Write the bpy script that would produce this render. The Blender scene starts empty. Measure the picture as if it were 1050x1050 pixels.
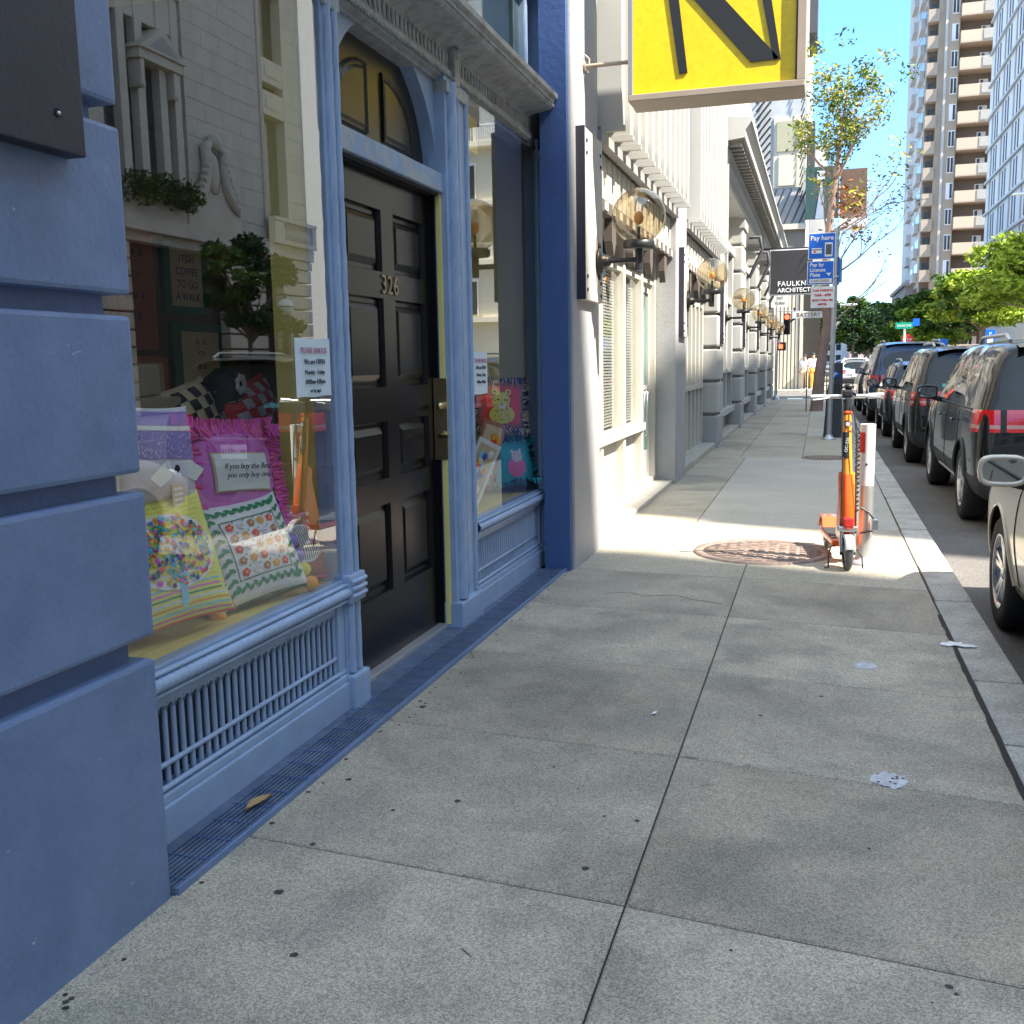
import bpy, bmesh, math, random
from mathutils import Vector, Matrix, noise
from math import radians as rad, sin, cos, pi, sqrt
C = bpy.context.scene
col = C.collection
random.seed(7)

# ------------------------------------------------------------------ camera
CAMZ = 1.42
cam_d = bpy.data.cameras.new('camera'); cam = bpy.data.objects.new('camera', cam_d); col.objects.link(cam)
yv = Vector((315, -156, 1050)).normalized()
zv = -Vector((133, 7336, 1050)).normalized(); zv = (zv - zv.dot(yv)*yv).normalized()
xv = yv.cross(zv)
right = Vector((xv[0], yv[0], zv[0])); down = Vector((xv[1], yv[1], zv[1])); fwd = Vector((xv[2], yv[2], zv[2]))
M = Matrix((right, -down, -fwd)).transposed().to_4x4(); M.translation = Vector((0, 0, CAMZ))
cam.matrix_world = M
cam_d.sensor_width = 36; cam_d.lens = 36.0; cam_d.clip_end = 3000; cam_d.clip_start = 0.05
C.camera = cam
# ------------------------------------------------------------------ light
SUN_AZ, SUN_EL = rad(108), rad(50)
w = bpy.data.worlds.new('World'); C.world = w; w.use_nodes = True
nt = w.node_tree; bg = nt.nodes['Background']
sky = nt.nodes.new('ShaderNodeTexSky'); sky.sky_type = 'NISHITA'; sky.sun_disc = False
sky.sun_elevation = SUN_EL; sky.sun_rotation = SUN_AZ; sky.air_density = 1.0; sky.dust_density = 0.0; sky.ozone_density = 3.0
tcw = nt.nodes.new('ShaderNodeTexCoord'); sx_ = nt.nodes.new('ShaderNodeSeparateXYZ'); nt.links.new(tcw.outputs['Generated'], sx_.inputs[0])
crw = nt.nodes.new('ShaderNodeValToRGB'); nt.links.new(sx_.outputs['Z'], crw.inputs[0])
crw.color_ramp.elements[0].position = 0.0; crw.color_ramp.elements[0].color = (.17, .21, .25, 1)
crw.color_ramp.elements[1].position = .62; crw.color_ramp.elements[1].color = (1, .75, .50, 1)
e_ = crw.color_ramp.elements.new(.30); e_.color = (.19, .275, .39, 1)
mxw = nt.nodes.new('ShaderNodeMix'); mxw.data_type = 'RGBA'; mxw.blend_type = 'MULTIPLY'; mxw.inputs[0].default_value = 1
nt.links.new(sky.outputs[0], mxw.inputs[6]); nt.links.new(crw.outputs[0], mxw.inputs[7]); nt.links.new(mxw.outputs[2], bg.inputs[0]); bg.inputs[1].default_value = 0.15
sd = bpy.data.lights.new('sun', 'SUN'); sd.energy = 1.8; sd.angle = rad(0.6); sd.color = (1.0, .94, .83)
so = bpy.data.objects.new('sun', sd); col.objects.link(so)
sdir = Vector((sin(SUN_AZ)*cos(SUN_EL), cos(SUN_AZ)*cos(SUN_EL), sin(SUN_EL)))
so.rotation_euler = sdir.to_track_quat('Z', 'Y').to_euler(); so.location = (0, 0, 60)
C.view_settings.view_transform = 'Standard'; C.view_settings.look = 'None'
C.view_settings.exposure = 3.18; C.view_settings.gamma = 1
C.render.engine = 'CYCLES'
C.cycles.max_bounces = 10; C.cycles.transparent_max_bounces = 16; C.cycles.diffuse_bounces = 5

# ------------------------------------------------------------------ materials
MATS = {}
def srgb(r, g, b):
    f = lambda c: (c/255/12.92 if c <= 10 else ((c/255+.055)/1.055)**2.4)
    return (f(r), f(g), f(b), 1)
def mat(name, c, rough=.6, metal=0., var=.12, vs=3., bump=0., bs=60., spec=.5, coat=0., fine=0., fs=200., emit=None, c2=None, chips=0., stain=0.):
    """principled material; var = large scale tone variation, fine = small speckle"""
    if name in MATS: return MATS[name]
    m = bpy.data.materials.new(name); m.use_nodes = True; MATS[name] = m
    n = m.node_tree.nodes; l = m.node_tree.links; p = n['Principled BSDF']
    c = tuple(c)[:3] + (1,)
    p.inputs['Roughness'].default_value = rough; p.inputs['Metallic'].default_value = metal
    p.inputs['Specular IOR Level'].default_value = spec; p.inputs['Coat Weight'].default_value = coat
    p.inputs['Coat Roughness'].default_value = .03
    tc = n.new('ShaderNodeTexCoord')
    ns = n.new('ShaderNodeTexNoise'); ns.inputs['Scale'].default_value = vs; ns.inputs['Detail'].default_value = 8; ns.inputs['Roughness'].default_value = .65
    l.new(tc.outputs['Object'], ns.inputs['Vector'])
    mr = n.new('ShaderNodeMapRange'); mr.inputs[1].default_value = .25; mr.inputs[2].default_value = .75
    mr.inputs[3].default_value = 1-var; mr.inputs[4].default_value = 1+var
    l.new(ns.outputs['Fac'], mr.inputs[0])
    mx = n.new('ShaderNodeMix'); mx.data_type = 'RGBA'; mx.blend_type = 'MULTIPLY'; mx.inputs[0].default_value = 1
    if c2 is not None:
        m2 = n.new('ShaderNodeMix'); m2.data_type = 'RGBA'; m2.inputs[6].default_value = c; m2.inputs[7].default_value = tuple(c2)[:3]+(1,)
        n3 = n.new('ShaderNodeTexNoise'); n3.inputs['Scale'].default_value = vs*2.3; n3.inputs['Detail'].default_value = 6
        l.new(tc.outputs['Object'], n3.inputs['Vector'])
        r3 = n.new('ShaderNodeMapRange'); r3.inputs[1].default_value = .45; r3.inputs[2].default_value = .62
        l.new(n3.outputs['Fac'], r3.inputs[0]); l.new(r3.outputs[0], m2.inputs[0]); l.new(m2.outputs[2], mx.inputs[6])
    else: mx.inputs[6].default_value = c
    l.new(mr.outputs[0], mx.inputs[7])
    out = mx.outputs[2]
    if fine:
        nf = n.new('ShaderNodeTexVoronoi'); nf.inputs['Scale'].default_value = fs; nf.inputs['Randomness'].default_value = 1.0; sx6 = n.new('ShaderNodeSeparateColor'); l.new(nf.outputs['Color'], sx6.inputs[0])
        l.new(tc.outputs['Object'], nf.inputs['Vector'])
        rf = n.new('ShaderNodeMapRange'); rf.inputs[1].default_value = 0; rf.inputs[2].default_value = 1
        rf.inputs[3].default_value = 1-fine; rf.inputs[4].default_value = 1+fine
        l.new(sx6.outputs[0], rf.inputs[0])
        m3 = n.new('ShaderNodeMix'); m3.data_type = 'RGBA'; m3.blend_type = 'MULTIPLY'; m3.inputs[0].default_value = 1
        l.new(out, m3.inputs[6]); l.new(rf.outputs[0], m3.inputs[7]); out = m3.outputs[2]
    if stain:   # wandering damp / dirt patches with soft edges
        n5 = n.new('ShaderNodeTexNoise'); n5.inputs['Scale'].default_value = .75; n5.inputs['Detail'].default_value = 9; n5.inputs['Roughness'].default_value = .7; n5.inputs['Distortion'].default_value = .6
        l.new(tc.outputs['Object'], n5.inputs['Vector']); r5 = n.new('ShaderNodeMapRange'); r5.inputs[1].default_value = .50; r5.inputs[2].default_value = .64; r5.inputs[3].default_value = 1; r5.inputs[4].default_value = 1-stain
        l.new(n5.outputs['Fac'], r5.inputs[0]); m5 = n.new('ShaderNodeMix'); m5.data_type = 'RGBA'; m5.blend_type = 'MULTIPLY'; m5.inputs[0].default_value = 1
        l.new(out, m5.inputs[6]); l.new(r5.outputs[0], m5.inputs[7]); out = m5.outputs[2]
    if chips:   # small pale chips and scuffs
        n6 = n.new('ShaderNodeTexNoise'); n6.inputs['Scale'].default_value = 26; n6.inputs['Detail'].default_value = 5; n6.inputs['Distortion'].default_value = 1.2
        l.new(tc.outputs['Object'], n6.inputs['Vector']); r6 = n.new('ShaderNodeMapRange'); r6.inputs[1].default_value = .735; r6.inputs[2].default_value = .76
        l.new(n6.outputs['Fac'], r6.inputs[0]); m6 = n.new('ShaderNodeMix'); m6.data_type = 'RGBA'; m6.inputs[7].default_value = (.42, .48, .58, 1)
        l.new(out, m6.inputs[6]); l.new(r6.outputs[0], m6.inputs[0]); out = m6.outputs[2]
    l.new(out, p.inputs['Base Color'])
    if bump:
        nb = n.new('ShaderNodeTexNoise'); nb.inputs['Scale'].default_value = bs; nb.inputs['Detail'].default_value = 5
        l.new(tc.outputs['Object'], nb.inputs['Vector'])
        b = n.new('ShaderNodeBump'); b.inputs['Strength'].default_value = bump; b.inputs['Distance'].default_value = .01
        l.new(nb.outputs['Fac'], b.inputs['Height']); l.new(b.outputs[0], p.inputs['Normal'])
    if emit: p.inputs['Emission Color'].default_value = c; p.inputs['Emission Strength'].default_value = emit
    return m
def glassmat(name, tint=(1, 1, 1), ior=1.55, rough=0.0, base=0.0, gl=(1, 1, 1)):
    m = bpy.data.materials.new(name); m.use_nodes = True; MATS[name] = m
    n = m.node_tree.nodes; l = m.node_tree.links; n.remove(n['Principled BSDF'])
    t = n.new('ShaderNodeBsdfTransparent'); t.inputs[0].default_value = tuple(tint)+(1,)
    g = n.new('ShaderNodeBsdfGlossy'); g.inputs['Roughness'].default_value = rough; g.inputs[0].default_value = tuple(gl)+(1,)
    lw = n.new('ShaderNodeLayerWeight'); lw.inputs[0].default_value = .5
    pw = n.new('ShaderNodeMath'); pw.operation = 'POWER'; pw.inputs[1].default_value = 4.2
    ad = n.new('ShaderNodeMath'); ad.operation = 'MULTIPLY_ADD'; ad.inputs[1].default_value = 1-base; ad.inputs[2].default_value = base; ad.use_clamp = True
    mx = n.new('ShaderNodeMixShader'); l.new(lw.outputs['Facing'], pw.inputs[0]); l.new(pw.outputs[0], ad.inputs[0]); l.new(ad.outputs[0], mx.inputs[0])
    l.new(t.outputs[0], mx.inputs[1]); l.new(g.outputs[0], mx.inputs[2]); l.new(mx.outputs[0], n['Material Output'].inputs[0])
    return m

# ------------------------------------------------------------------ mesh builder
class MB:
    def __init__(s): s.v = []; s.f = []; s.m = []; s.mats = []; s.sm = []
    def mi(s, m):
        if m not in s.mats: s.mats.append(m)
        return s.mats.index(m)
    def add(s, vs, fs, m, smooth=False, T=None):
        o = len(s.v); k = s.mi(m)
        for v in vs:
            v = Vector(v); s.v.append(T @ v if T else v)
        for f in fs: s.f.append(tuple(o+i for i in f)); s.m.append(k); s.sm.append(smooth)
        return s
    def box(s, x0, x1, y0, y1, z0, z1, m, T=None, b=0.):
        x0, x1 = min(x0, x1), max(x0, x1); y0, y1 = min(y0, y1), max(y0, y1); z0, z1 = min(z0, z1), max(z0, z1)
        b = min(b, (x1-x0)*.45, (y1-y0)*.45, (z1-z0)*.45)
        if b <= 0:
            v = [(x, y, z) for x in (x0, x1) for y in (y0, y1) for z in (z0, z1)]
            f = [(0, 1, 3, 2), (4, 6, 7, 5), (0, 4, 5, 1), (2, 3, 7, 6), (0, 2, 6, 4), (1, 5, 7, 3)]
            return s.add(v, f, m, False, T)
        bm = bmesh.new(); bmesh.ops.create_cube(bm, size=1)
        for v in bm.verts: v.co = Vector(((x0+x1)/2+v.co.x*(x1-x0), (y0+y1)/2+v.co.y*(y1-y0), (z0+z1)/2+v.co.z*(z1-z0)))
        bmesh.ops.bevel(bm, geom=bm.edges[:], offset=b, segments=2, affect='EDGES', profile=.6)
        bm.verts.index_update()
        s.add([v.co.copy() for v in bm.verts], [[v.index for v in f.verts] for f in bm.faces], m, False, T); bm.free(); return s
    def tube(s, pts, r, m, n=10, T=None, cap=True, smooth=True):
        pts = [Vector(p) for p in pts]; rs = r if isinstance(r, (list, tuple)) else [r]*len(pts)
        vs = []; fs = []; up = None
        for i, p in enumerate(pts):
            d = (pts[min(i+1, len(pts)-1)]-pts[max(i-1, 0)]).normalized()
            if up is None: up = Vector((0, 0, 1)) if abs(d.z) < .9 else Vector((1, 0, 0))
            a = d.cross(up).normalized(); b = a.cross(d).normalized(); up = b
            for k in range(n):
                t = 2*pi*k/n; vs.append(p+(a*cos(t)+b*sin(t))*rs[i])
        for i in range(len(pts)-1):
            for k in range(n): fs.append((i*n+k, i*n+(k+1) % n, (i+1)*n+(k+1) % n, (i+1)*n+k))
        s.add(vs, fs, m, smooth, T)
        if cap:
            s.add([vs[k] for k in range(n)], [tuple(range(n))], m, False, T)
            s.add([vs[(len(pts)-1)*n+k] for k in range(n)], [tuple(range(n))], m, False, T)
        return s
    def cyl(s, p0, p1, r, m, n=16, T=None): return s.tube([p0, p1], r, m, n, T)
    def lathe(s, prof, m, n=24, T=None, smooth=True):  # prof: (r,z) about Z
        vs = []; fs = []
        for r, z in prof:
            for k in range(n): vs.append((r*cos(2*pi*k/n), r*sin(2*pi*k/n), z))
        for i in range(len(prof)-1):
            for k in range(n): fs.append((i*n+k, i*n+(k+1) % n, (i+1)*n+(k+1) % n, (i+1)*n+k))
        return s.add(vs, fs, m, smooth, T)
    def ball(s, c, r, m, n=12, sc=(1, 1, 1), T=None):
        prof = []
        vs = []; fs = []; h = max(4, n//2)
        for i in range(h+1):
            a = -pi/2+pi*i/h
            for k in range(n): vs.append((c[0]+r*sc[0]*cos(a)*cos(2*pi*k/n), c[1]+r*sc[1]*cos(a)*sin(2*pi*k/n), c[2]+r*sc[2]*sin(a)))
        for i in range(h):
            for k in range(n): fs.append((i*n+k, i*n+(k+1) % n, (i+1)*n+(k+1) % n, (i+1)*n+k))
        return s.add(vs, fs, m, True, T)
    def prism(s, poly, a0, a1, m, axis='y', T=None):
        # poly 2D; axis y: (x,z); axis x: (y,z); axis z: (x,y)
        def P(p, a): return {'y': (p[0], a, p[1]), 'x': (a, p[0], p[1]), 'z': (p[0], p[1], a)}[axis]
        n = len(poly); vs = [P(p, a0) for p in poly]+[P(p, a1) for p in poly]
        fs = [tuple(range(n)), tuple(range(2*n-1, n-1, -1))]+[(i, (i+1) % n, n+(i+1) % n, n+i) for i in range(n)]
        return s.add(vs, fs, m, False, T)
    def grid(s, fn, nu, nv, m, T=None, smooth=True, mf=None):
        vs = [fn(i/nu, j/nv) for i in range(nu+1) for j in range(nv+1)]
        o = len(s.v); s.add(vs, [], m, smooth, T)
        for i in range(nu):
            for j in range(nv):
                a = i*(nv+1)+j; s.f.append((o+a, o+a+1, o+a+nv+2, o+a+nv+1)); s.m.append(s.mi(mf(i, j) if mf else m)); s.sm.append(smooth)
        return s
    def build(s, name, parent=None, local=False, mesh=None):
        me = bpy.data.meshes.new(name)
        off = Vector((0, 0, 0))
        if parent and not local:
            q = parent
            while q: off += q.location; q = q.parent
        me.from_pydata([tuple(v-off) for v in s.v], [], s.f)
        for m in s.mats: me.materials.append(m)
        me.polygons.foreach_set('material_index', s.m); me.polygons.foreach_set('use_smooth', s.sm)
        bm = bmesh.new(); bm.from_mesh(me)
        bmesh.ops.recalc_face_normals(bm, faces=bm.faces[:])
        bm.to_mesh(me); bm.free(); me.update()
        o = bpy.data.objects.new(name, me); col.objects.link(o)
        if parent: o.parent = parent
        return o
def _next(s):
    s.cuts = getattr(s, 'cuts', [(0, 0)]); s.cuts.append((len(s.v), len(s.f))); return s
def _pieces(s, name, parent=None, local=False):
    cu = getattr(s, 'cuts', [(0, 0)])
    if cu[-1][0] != len(s.v): cu.append((len(s.v), len(s.f)))
    out = []
    for (v0, f0), (v1, f1) in zip(cu, cu[1:]):
        if v1 == v0: continue
        q = MB(); q.mats = s.mats; q.v = s.v[v0:v1]; q.f = [tuple(i-v0 for i in f) for f in s.f[f0:f1]]; q.m = s.m[f0:f1]; q.sm = s.sm[f0:f1]
        used = sorted(set(q.m)); q.mats = [s.mats[i] for i in used]; q.m = [used.index(i) for i in q.m]
        out.append(q.build(name, parent, local))
    return out
MB.next = _next; MB.pieces = _pieces
def tag(o, label=None, cat=None, group=None, kind=None):
    if label: o['label'] = label
    if cat: o['category'] = cat
    if group: o['group'] = group
    if kind: o['kind'] = kind
    return o
def thing(name, label, cat, loc=(0, 0, 0), group=None, rz=0):
    o = bpy.data.objects.new(name, None); col.objects.link(o); o.location = loc; o.rotation_euler = (0, 0, rz)
    return tag(o, label, cat, group)
def copy_tree(o, parent=None):
    c = o.copy(); col.objects.link(c); c.parent = parent
    for ch in list(o.children): copy_tree(ch, c)
    return c
def struct(o): return tag(o, kind='structure')
def text_mb(s, size, m, loc, rt=(0, 1, 0), up=(0, 0, 1), mb=None, ext=.001, align='CENTER', sp=1.0, bold=0.0, shear=0.):
    cu = bpy.data.curves.new('t', 'FONT'); cu.body = s; cu.size = size; cu.align_x = align; cu.align_y = 'CENTER'
    cu.extrude = ext; cu.space_character = sp; cu.resolution_u = 3; cu.offset = bold; cu.shear = shear
    o = bpy.data.objects.new('t', cu); col.objects.link(o)
    me = bpy.data.meshes.new_from_object(o.evaluated_get(bpy.context.evaluated_depsgraph_get()))
    rt = Vector(rt).normalized(); up = Vector(up).normalized(); nn = rt.cross(up)
    T = Matrix((rt, up, nn)).transposed().to_4x4(); T.translation = Vector(loc)
    mb = mb or MB()
    mb.add([v.co.copy() for v in me.vertices], [tuple(p.vertices) for p in me.polygons], m, False, T)
    bpy.data.objects.remove(o); bpy.data.meshes.remove(me); bpy.data.curves.remove(cu)
    return mb

# palette
blue = mat('blue_paint', (.155, .218, .375), .5, var=.18, c2=(.135, .198, .35), chips=.6, vs=2.2, bump=.2, bs=60, fine=.03, fs=90)
blued = mat('blue_groove', (.11, .17, .33), .55, bump=.3, bs=45)
bluel = mat('light_blue_paint', (.29, .39, .57), .42, var=.14, vs=6, bump=.15, bs=80)
navy = mat('navy_paint', (.05, .10, .26), .5, var=.1, bump=.3, bs=30)
greytrim = mat('cornice_paint', (.36, .38, .40), .55, var=.2, vs=7, bump=.2, bs=60, c2=(.27, .28, .27))
plaquem = mat('dark_plaque', (.018, .020, .035), .45, bump=.1)
doorm = mat('black_door_paint', (.008, .007, .009), .26, spec=.22, var=.2, vs=2, bump=.05, bs=8)
yel = mat('yellow_wall', (.85, .70, .22), .6, var=.06)
yels = mat('yellow_shelf', (.85, .64, .18), .45, var=.08)
dark = mat('dark_void', (.012, .012, .014), .7)
darkroom = mat('dark_room', (.16, .12, .08), .8)
brass = mat('brass', (.62, .50, .28), .28, 1., var=.1)
steel = mat('steel', (.62, .63, .65), .3, 1., var=.05)
galv = mat('galvanised', (.50, .51, .53), .45, .7, var=.1, vs=9)
blackm = mat('black_metal', (.018, .019, .022), .4)
rubber = mat('rubber', (.022, .022, .022), .85, bump=.1)
white = mat('white_paint', (.47, .46, .435), .55, var=.07, vs=2, bump=.08)
whitec = mat('cream_paint', (.52, .49, .42), .6, var=.07, vs=2)
greyp = mat('grey_pillar', (.36, .355, .36), .6, var=.16, vs=1.6, bump=.25, bs=28)
concrete = mat('sidewalk_concrete', (.375, .32, .248), .85, var=.25, vs=1.3, bump=.12, bs=320, fine=.42, fs=260, c2=(.31, .27, .215), stain=.25)
concA = mat('sidewalk_concrete_pale', (.41, .352, .272), .85, var=.25, vs=1.6, bump=.12, bs=320, fine=.42, fs=250, c2=(.33, .29, .23), stain=.22)
concB = mat('sidewalk_concrete_worn', (.345, .29, .222), .85, var=.25, vs=1.1, bump=.12, bs=320, fine=.42, fs=270, c2=(.275, .24, .19), stain=.30)
concrete2 = mat('pale_concrete', (.41, .375, .32), .85, var=.12, vs=1.2, bump=.3, bs=150, fine=.2, fs=150)
concrete3 = mat('sun_toned_concrete', (.38, .335, .26), .85, var=.16, vs=1.2, bump=.4, bs=150, fine=.3, fs=150)  # colour raised to strengthen the sun patch; reused on other slabs
kerbm = mat('kerb_granite', (.44, .41, .36), .8, var=.24, vs=2.2, bump=.4, bs=80, fine=.3, fs=160, c2=(.36, .33, .29))
joint = mat('joint_dirt', (.035, .03, .026), .95)
asphalt = mat('asphalt', (.135, .122, .112), .85, var=.3, vs=1.1, bump=.5, bs=110, fine=.35, fs=140)
gum = mat('old_gum', (.045, .043, .042), .8)
stone = mat('grey_stone', (.58, .50, .39), .75, var=.14, vs=1.3, bump=.2, bs=25)
stoned = mat('stone_joint', (.40, .36, .32), .85)
winglass = mat('window_glass', (.03, .04, .05), .06, var=.1, spec=.9)
paper = mat('paper', (.62, .72, .80), .7, var=.02)
ink = mat('ink', (.06, .07, .09), .8)
pinkink = mat('pink_ink', (.50, .22, .32), .8)
SHOPGLASS = glassmat('shop_glass', (.97, .98, .97), 1.5, base=.19)
THINGLASS = glassmat('thin_glass', (.85, .88, .88), 1.5, base=.08)

# ------------------------------------------------------------------ ground
RZ = -0.11
g = MB()
g.box(-400, 400, -120, 700, RZ-.6, RZ-.05, mat('far_ground', (.10, .095, .09), .9)); struct(g.build('ground'))
g = MB(); g.grid(lambda u, v: (.9+12.1*u, -60+100*v, RZ), 6, 50, asphalt, smooth=False)
# asphalt patches in the parking lane
struct(g.build('road'))
g = MB(); g.box(-90, 110, 40.2, 51, RZ-.06, RZ-.004, asphalt)
g.box(.9, 13, 51, 420, RZ-.06, RZ-.004, asphalt)
struct(g.build('cross_street'))
lane = MB()
for x in (4.1, 7.6, 10.6):
    for k in range(-6, 60):
        y = k*6.
        if 39 < y < 52: continue
        lane.box(x-.05, x+.05, y, y+2., RZ+.0001, RZ+.006, mat('lane_paint', (.7, .7, .66), .7))
for k in range(9): lane.box(-1.2+k*1.6, -.6+k*1.6, 40.9, 43.6, RZ+.001, RZ+.007, MATS['lane_paint'])
struct(lane.build('road_markings'))

# near sidewalk: slabs with joints
sw = MB()
KX = .68
sw.box(-2.0, KX, -14, 39.4, -.5, -.012, joint)
def slab(x0, x1, yl0, yr0, yl1, yr1, m, z=0., g_=.003):
    sl = lambda yl, yr, x: yl+(yr-yl)*(x-x0)/(x1-x0)
    n = 6; v = []; f = []
    X0, X1 = x0+g_, x1-g_
    pts = [(X0, sl(yl0, yr0, X0)+g_), (X1, sl(yl0, yr0, X1)+g_), (X1, sl(yl1, yr1, X1)-g_), (X0, sl(yl1, yr1, X0)-g_)]
    c = [(p[0]+(.006 if i in (0, 3) else -.006), p[1]+(.006 if i < 2 else -.006)) for i, p in enumerate(pts)]
    vs = [(p[0], p[1], -.011) for p in pts]+[(p[0], p[1], z-.004) for p in pts]+[(p[0], p[1], z) for p in c]
    sw.add(vs, [(0, 1, 5, 4), (1, 2, 6, 5), (2, 3, 7, 6), (3, 0, 4, 7), (4, 5, 9, 8), (5, 6, 10, 9), (6, 7, 11, 10), (7, 4, 8, 11), (8, 9, 10, 11)], m)
ys = [-.58+1.07*k for k in range(-12, 8)]   # at wall side
for i in range(len(ys)-1):
    a, b = ys[i], ys[i+1]
    slab(-1.72, -.46, a, a-.12, b, b-.12, (concrete, concA, concB)[(i*2) % 3])
    slab(-.46, KX, a-.12, a-.27, b-.12, b-.27, (concB, concrete, concA)[i % 3])
ym = ys[-1]; yr = ym-.12; yk = ym-.27
# sunlit area (around the manhole), slab colour brightened to add sun, and beyond
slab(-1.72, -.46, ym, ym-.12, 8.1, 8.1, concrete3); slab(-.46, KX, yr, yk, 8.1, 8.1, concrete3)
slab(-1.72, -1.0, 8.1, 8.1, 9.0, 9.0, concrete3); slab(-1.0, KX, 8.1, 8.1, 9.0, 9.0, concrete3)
yy = 9.0; k = 0
rr = random.Random(3)
while yy < 39.2:
    st = 1.12 if yy > 15 else .82
    y2 = min(yy+st, 39.4)
    pale = yy < 15.2
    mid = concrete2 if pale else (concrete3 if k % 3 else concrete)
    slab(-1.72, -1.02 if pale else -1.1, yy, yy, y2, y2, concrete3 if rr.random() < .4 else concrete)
    if pale: slab(-1.02, KX, yy, yy, y2, y2, mid)
    else:
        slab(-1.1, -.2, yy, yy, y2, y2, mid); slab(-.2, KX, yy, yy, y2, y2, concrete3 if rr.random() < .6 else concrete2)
    yy = y2; k += 1
def blot(x, y, r, m, n=12, z=.0015, jag=.25, sy=1.):
    pts = [(x+r*(1+jag*(rr.random()-.5))*cos(2*pi*i/n), y+r*sy*(1+jag*(rr.random()-.5))*sin(2*pi*i/n), z) for i in range(n)]
    sw.add([(x, y, z)]+pts, [(0, i+1, (i+1) % n+1) for i in range(n)], m)
whitep = mat('spilled_white_paint', (.50, .50, .54), .6, var=.25, vs=18, c2=(.38, .37, .38))
blot(.26, 3.54, .055, whitep, 26, jag=.45, sy=1.2); blot(.24, 4.91, .05, whitep, 26, jag=.4, sy=1.3); [blot(.26+rr.gauss(0, .05), 3.54+rr.gauss(0, .06), .006, whitep, 8) for q_ in range(14)]
for (x, y, r) in [(-1.22, 2.05, .017), (-1.38, 2.32, .016), (-1.44, 2.62, .015), (-1.52, 3.1, .012), (-1.3, 2.9, .01), (-1.1, 3.0, .012), (-.62, 2.7, .018), (-.5, 3.0, .012),
                  (.16, 2.13, .02), (.33, 2.16, .018), (.1, 2.05, .02), (.25, 2.02, .012), (.3, 2.35, .009), (.35, 2.33, .008), (.2, 3.0, .01), (-.2, 4.1, .012), (.05, 4.4, .01), (-.9, 3.4, .01), (-1.55, 3.9, .02), (-1.5, 4.2, .012)]:
    blot(x+rr.uniform(-.03, .03), y+rr.uniform(-.03, .03), r*rr.uniform(.5, .95), gum, 14, jag=.5)
for i in range(120):
    x = rr.uniform(-1.6, .65); y = rr.uniform(1.2, 20); blot(x, y, rr.uniform(.002, .006), gum if rr.random() < .7 else kerbm, 6)
crk = [(-1.25, 6.15), (-1.1, 6.22), (-1.0, 6.12), (-.82, 6.2), (-.7, 6.1), (-.52, 6.02)]
for a, b in zip(crk, crk[1:]):
    sw.add([(a[0], a[1], .0016), (b[0], b[1], .0016), (b[0], b[1]+.007, .0016), (a[0], a[1]+.006, .0016)], [(0, 1, 2, 3)], joint)
# thin twig-like scratches
for i in range(16):
    x = rr.uniform(-1.2, .6); y = rr.uniform(1.6, 3.6); a = rr.uniform(0, pi); L = rr.uniform(.03, .07)
    sw.add([(x, y, .002), (x+L*cos(a), y+L*sin(a), .002), (x+L*cos(a), y+L*sin(a)+.004, .002), (x, y+.003, .002)], [(0, 1, 2, 3)], joint)
for i in range(90):   # grit gathered along the shop kerb and wall foot
    y = rr.uniform(1.2, 7); blot(-1.635+abs(rr.gauss(0, .03)), y, rr.uniform(.003, .010), rr.choice([gum, joint, kerbm]), 6)
struct(sw.build('sidewalk'))
# kerb stones
kb = MB()
kb.box(KX, .9, -14, 39.4, -.5, -.02, joint)
y = -13.; kr = random.Random(5)
while y < 39:
    L = kr.choice([1.1, 1.35, .8, 1.6]); y1 = min(y+L, 39.4)
    kb.box(KX+.004+kr.uniform(0, .008), .9+kr.uniform(-.006, .006), y+.006, y1-.006, RZ-.1, kr.uniform(-.004, .002), kerbm, b=.012); y = y1
struct(kb.build('kerb'))
cr = MB(); # rough crack along the kerb edge of the pavement
v0 = []
for i in range(90):
    y = -2+i*.09; wd = .002+.007*abs(sin(i*1.7))*abs(sin(i*.31))+.006*kr.random()
    v0 += [(KX-.008-wd, y, .0025), (KX+.007, y, .0025)]
cr.add(v0, [(2*i, 2*i+1, 2*i+3, 2*i+2) for i in range(89)], joint); struct(cr.build('kerb_joint'))
# other pavements
op = MB(); op.box(13, 17, -60, 40.2, RZ-.4, 0, concrete2); op.box(13, 17, 51, 420, RZ-.4, 0, concrete2)
op.box(12.8, 13, -60, 40.2, RZ-.4, -.004, kerbm); op.box(-40, .9, 51, 51.2, RZ-.4, .01, kerbm); op.box(-40, .9, 51.2, 420, RZ-.4, 0, concrete3)
op.box(-40, -1.9, 36, 39.4, -.4, -.02, concrete3); op.box(-40, .9, 39.42, 39.65, RZ-.4, 0, kerbm)
struct(op.build('far_pavement'))

# ------------------------------------------------------------------ manhole covers
iron = mat('rusty_iron', (.20, .14, .115), .7, var=.25, vs=9, bump=.4, bs=70, c2=(.27, .20, .16))
def manhole(x, y, r, label):
    t = thing('manhole_cover', label, 'manhole cover', (x, y, 0))
    m = MB(); m.lathe([(r*.86, .003), (r*.86, .007), (0, .007)], iron, 40)
    for i in range(-5, 6):
        for j in range(-5, 6):
            px, py = i*r*.15, j*r*.15
            if px*px+py*py < (r*.78)**2: m.box(px-r*.045, px+r*.045, py-r*.045, py+r*.045, .007, .012, iron)
    m.build('lid', t, True)
    m = MB(); m.lathe([(r*.87, .002), (r*.87, .011), (r, .011), (r*1.01, .001)], iron, 48); m.build('frame', t, True)
manhole(-.38, 7.78, .5, 'large round rusty manhole cover in the sunlit patch beside the orange scooter')
manhole(.12, 15.6, .34, 'small dark round cover in the shaded pavement in front of the sign pole')

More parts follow.
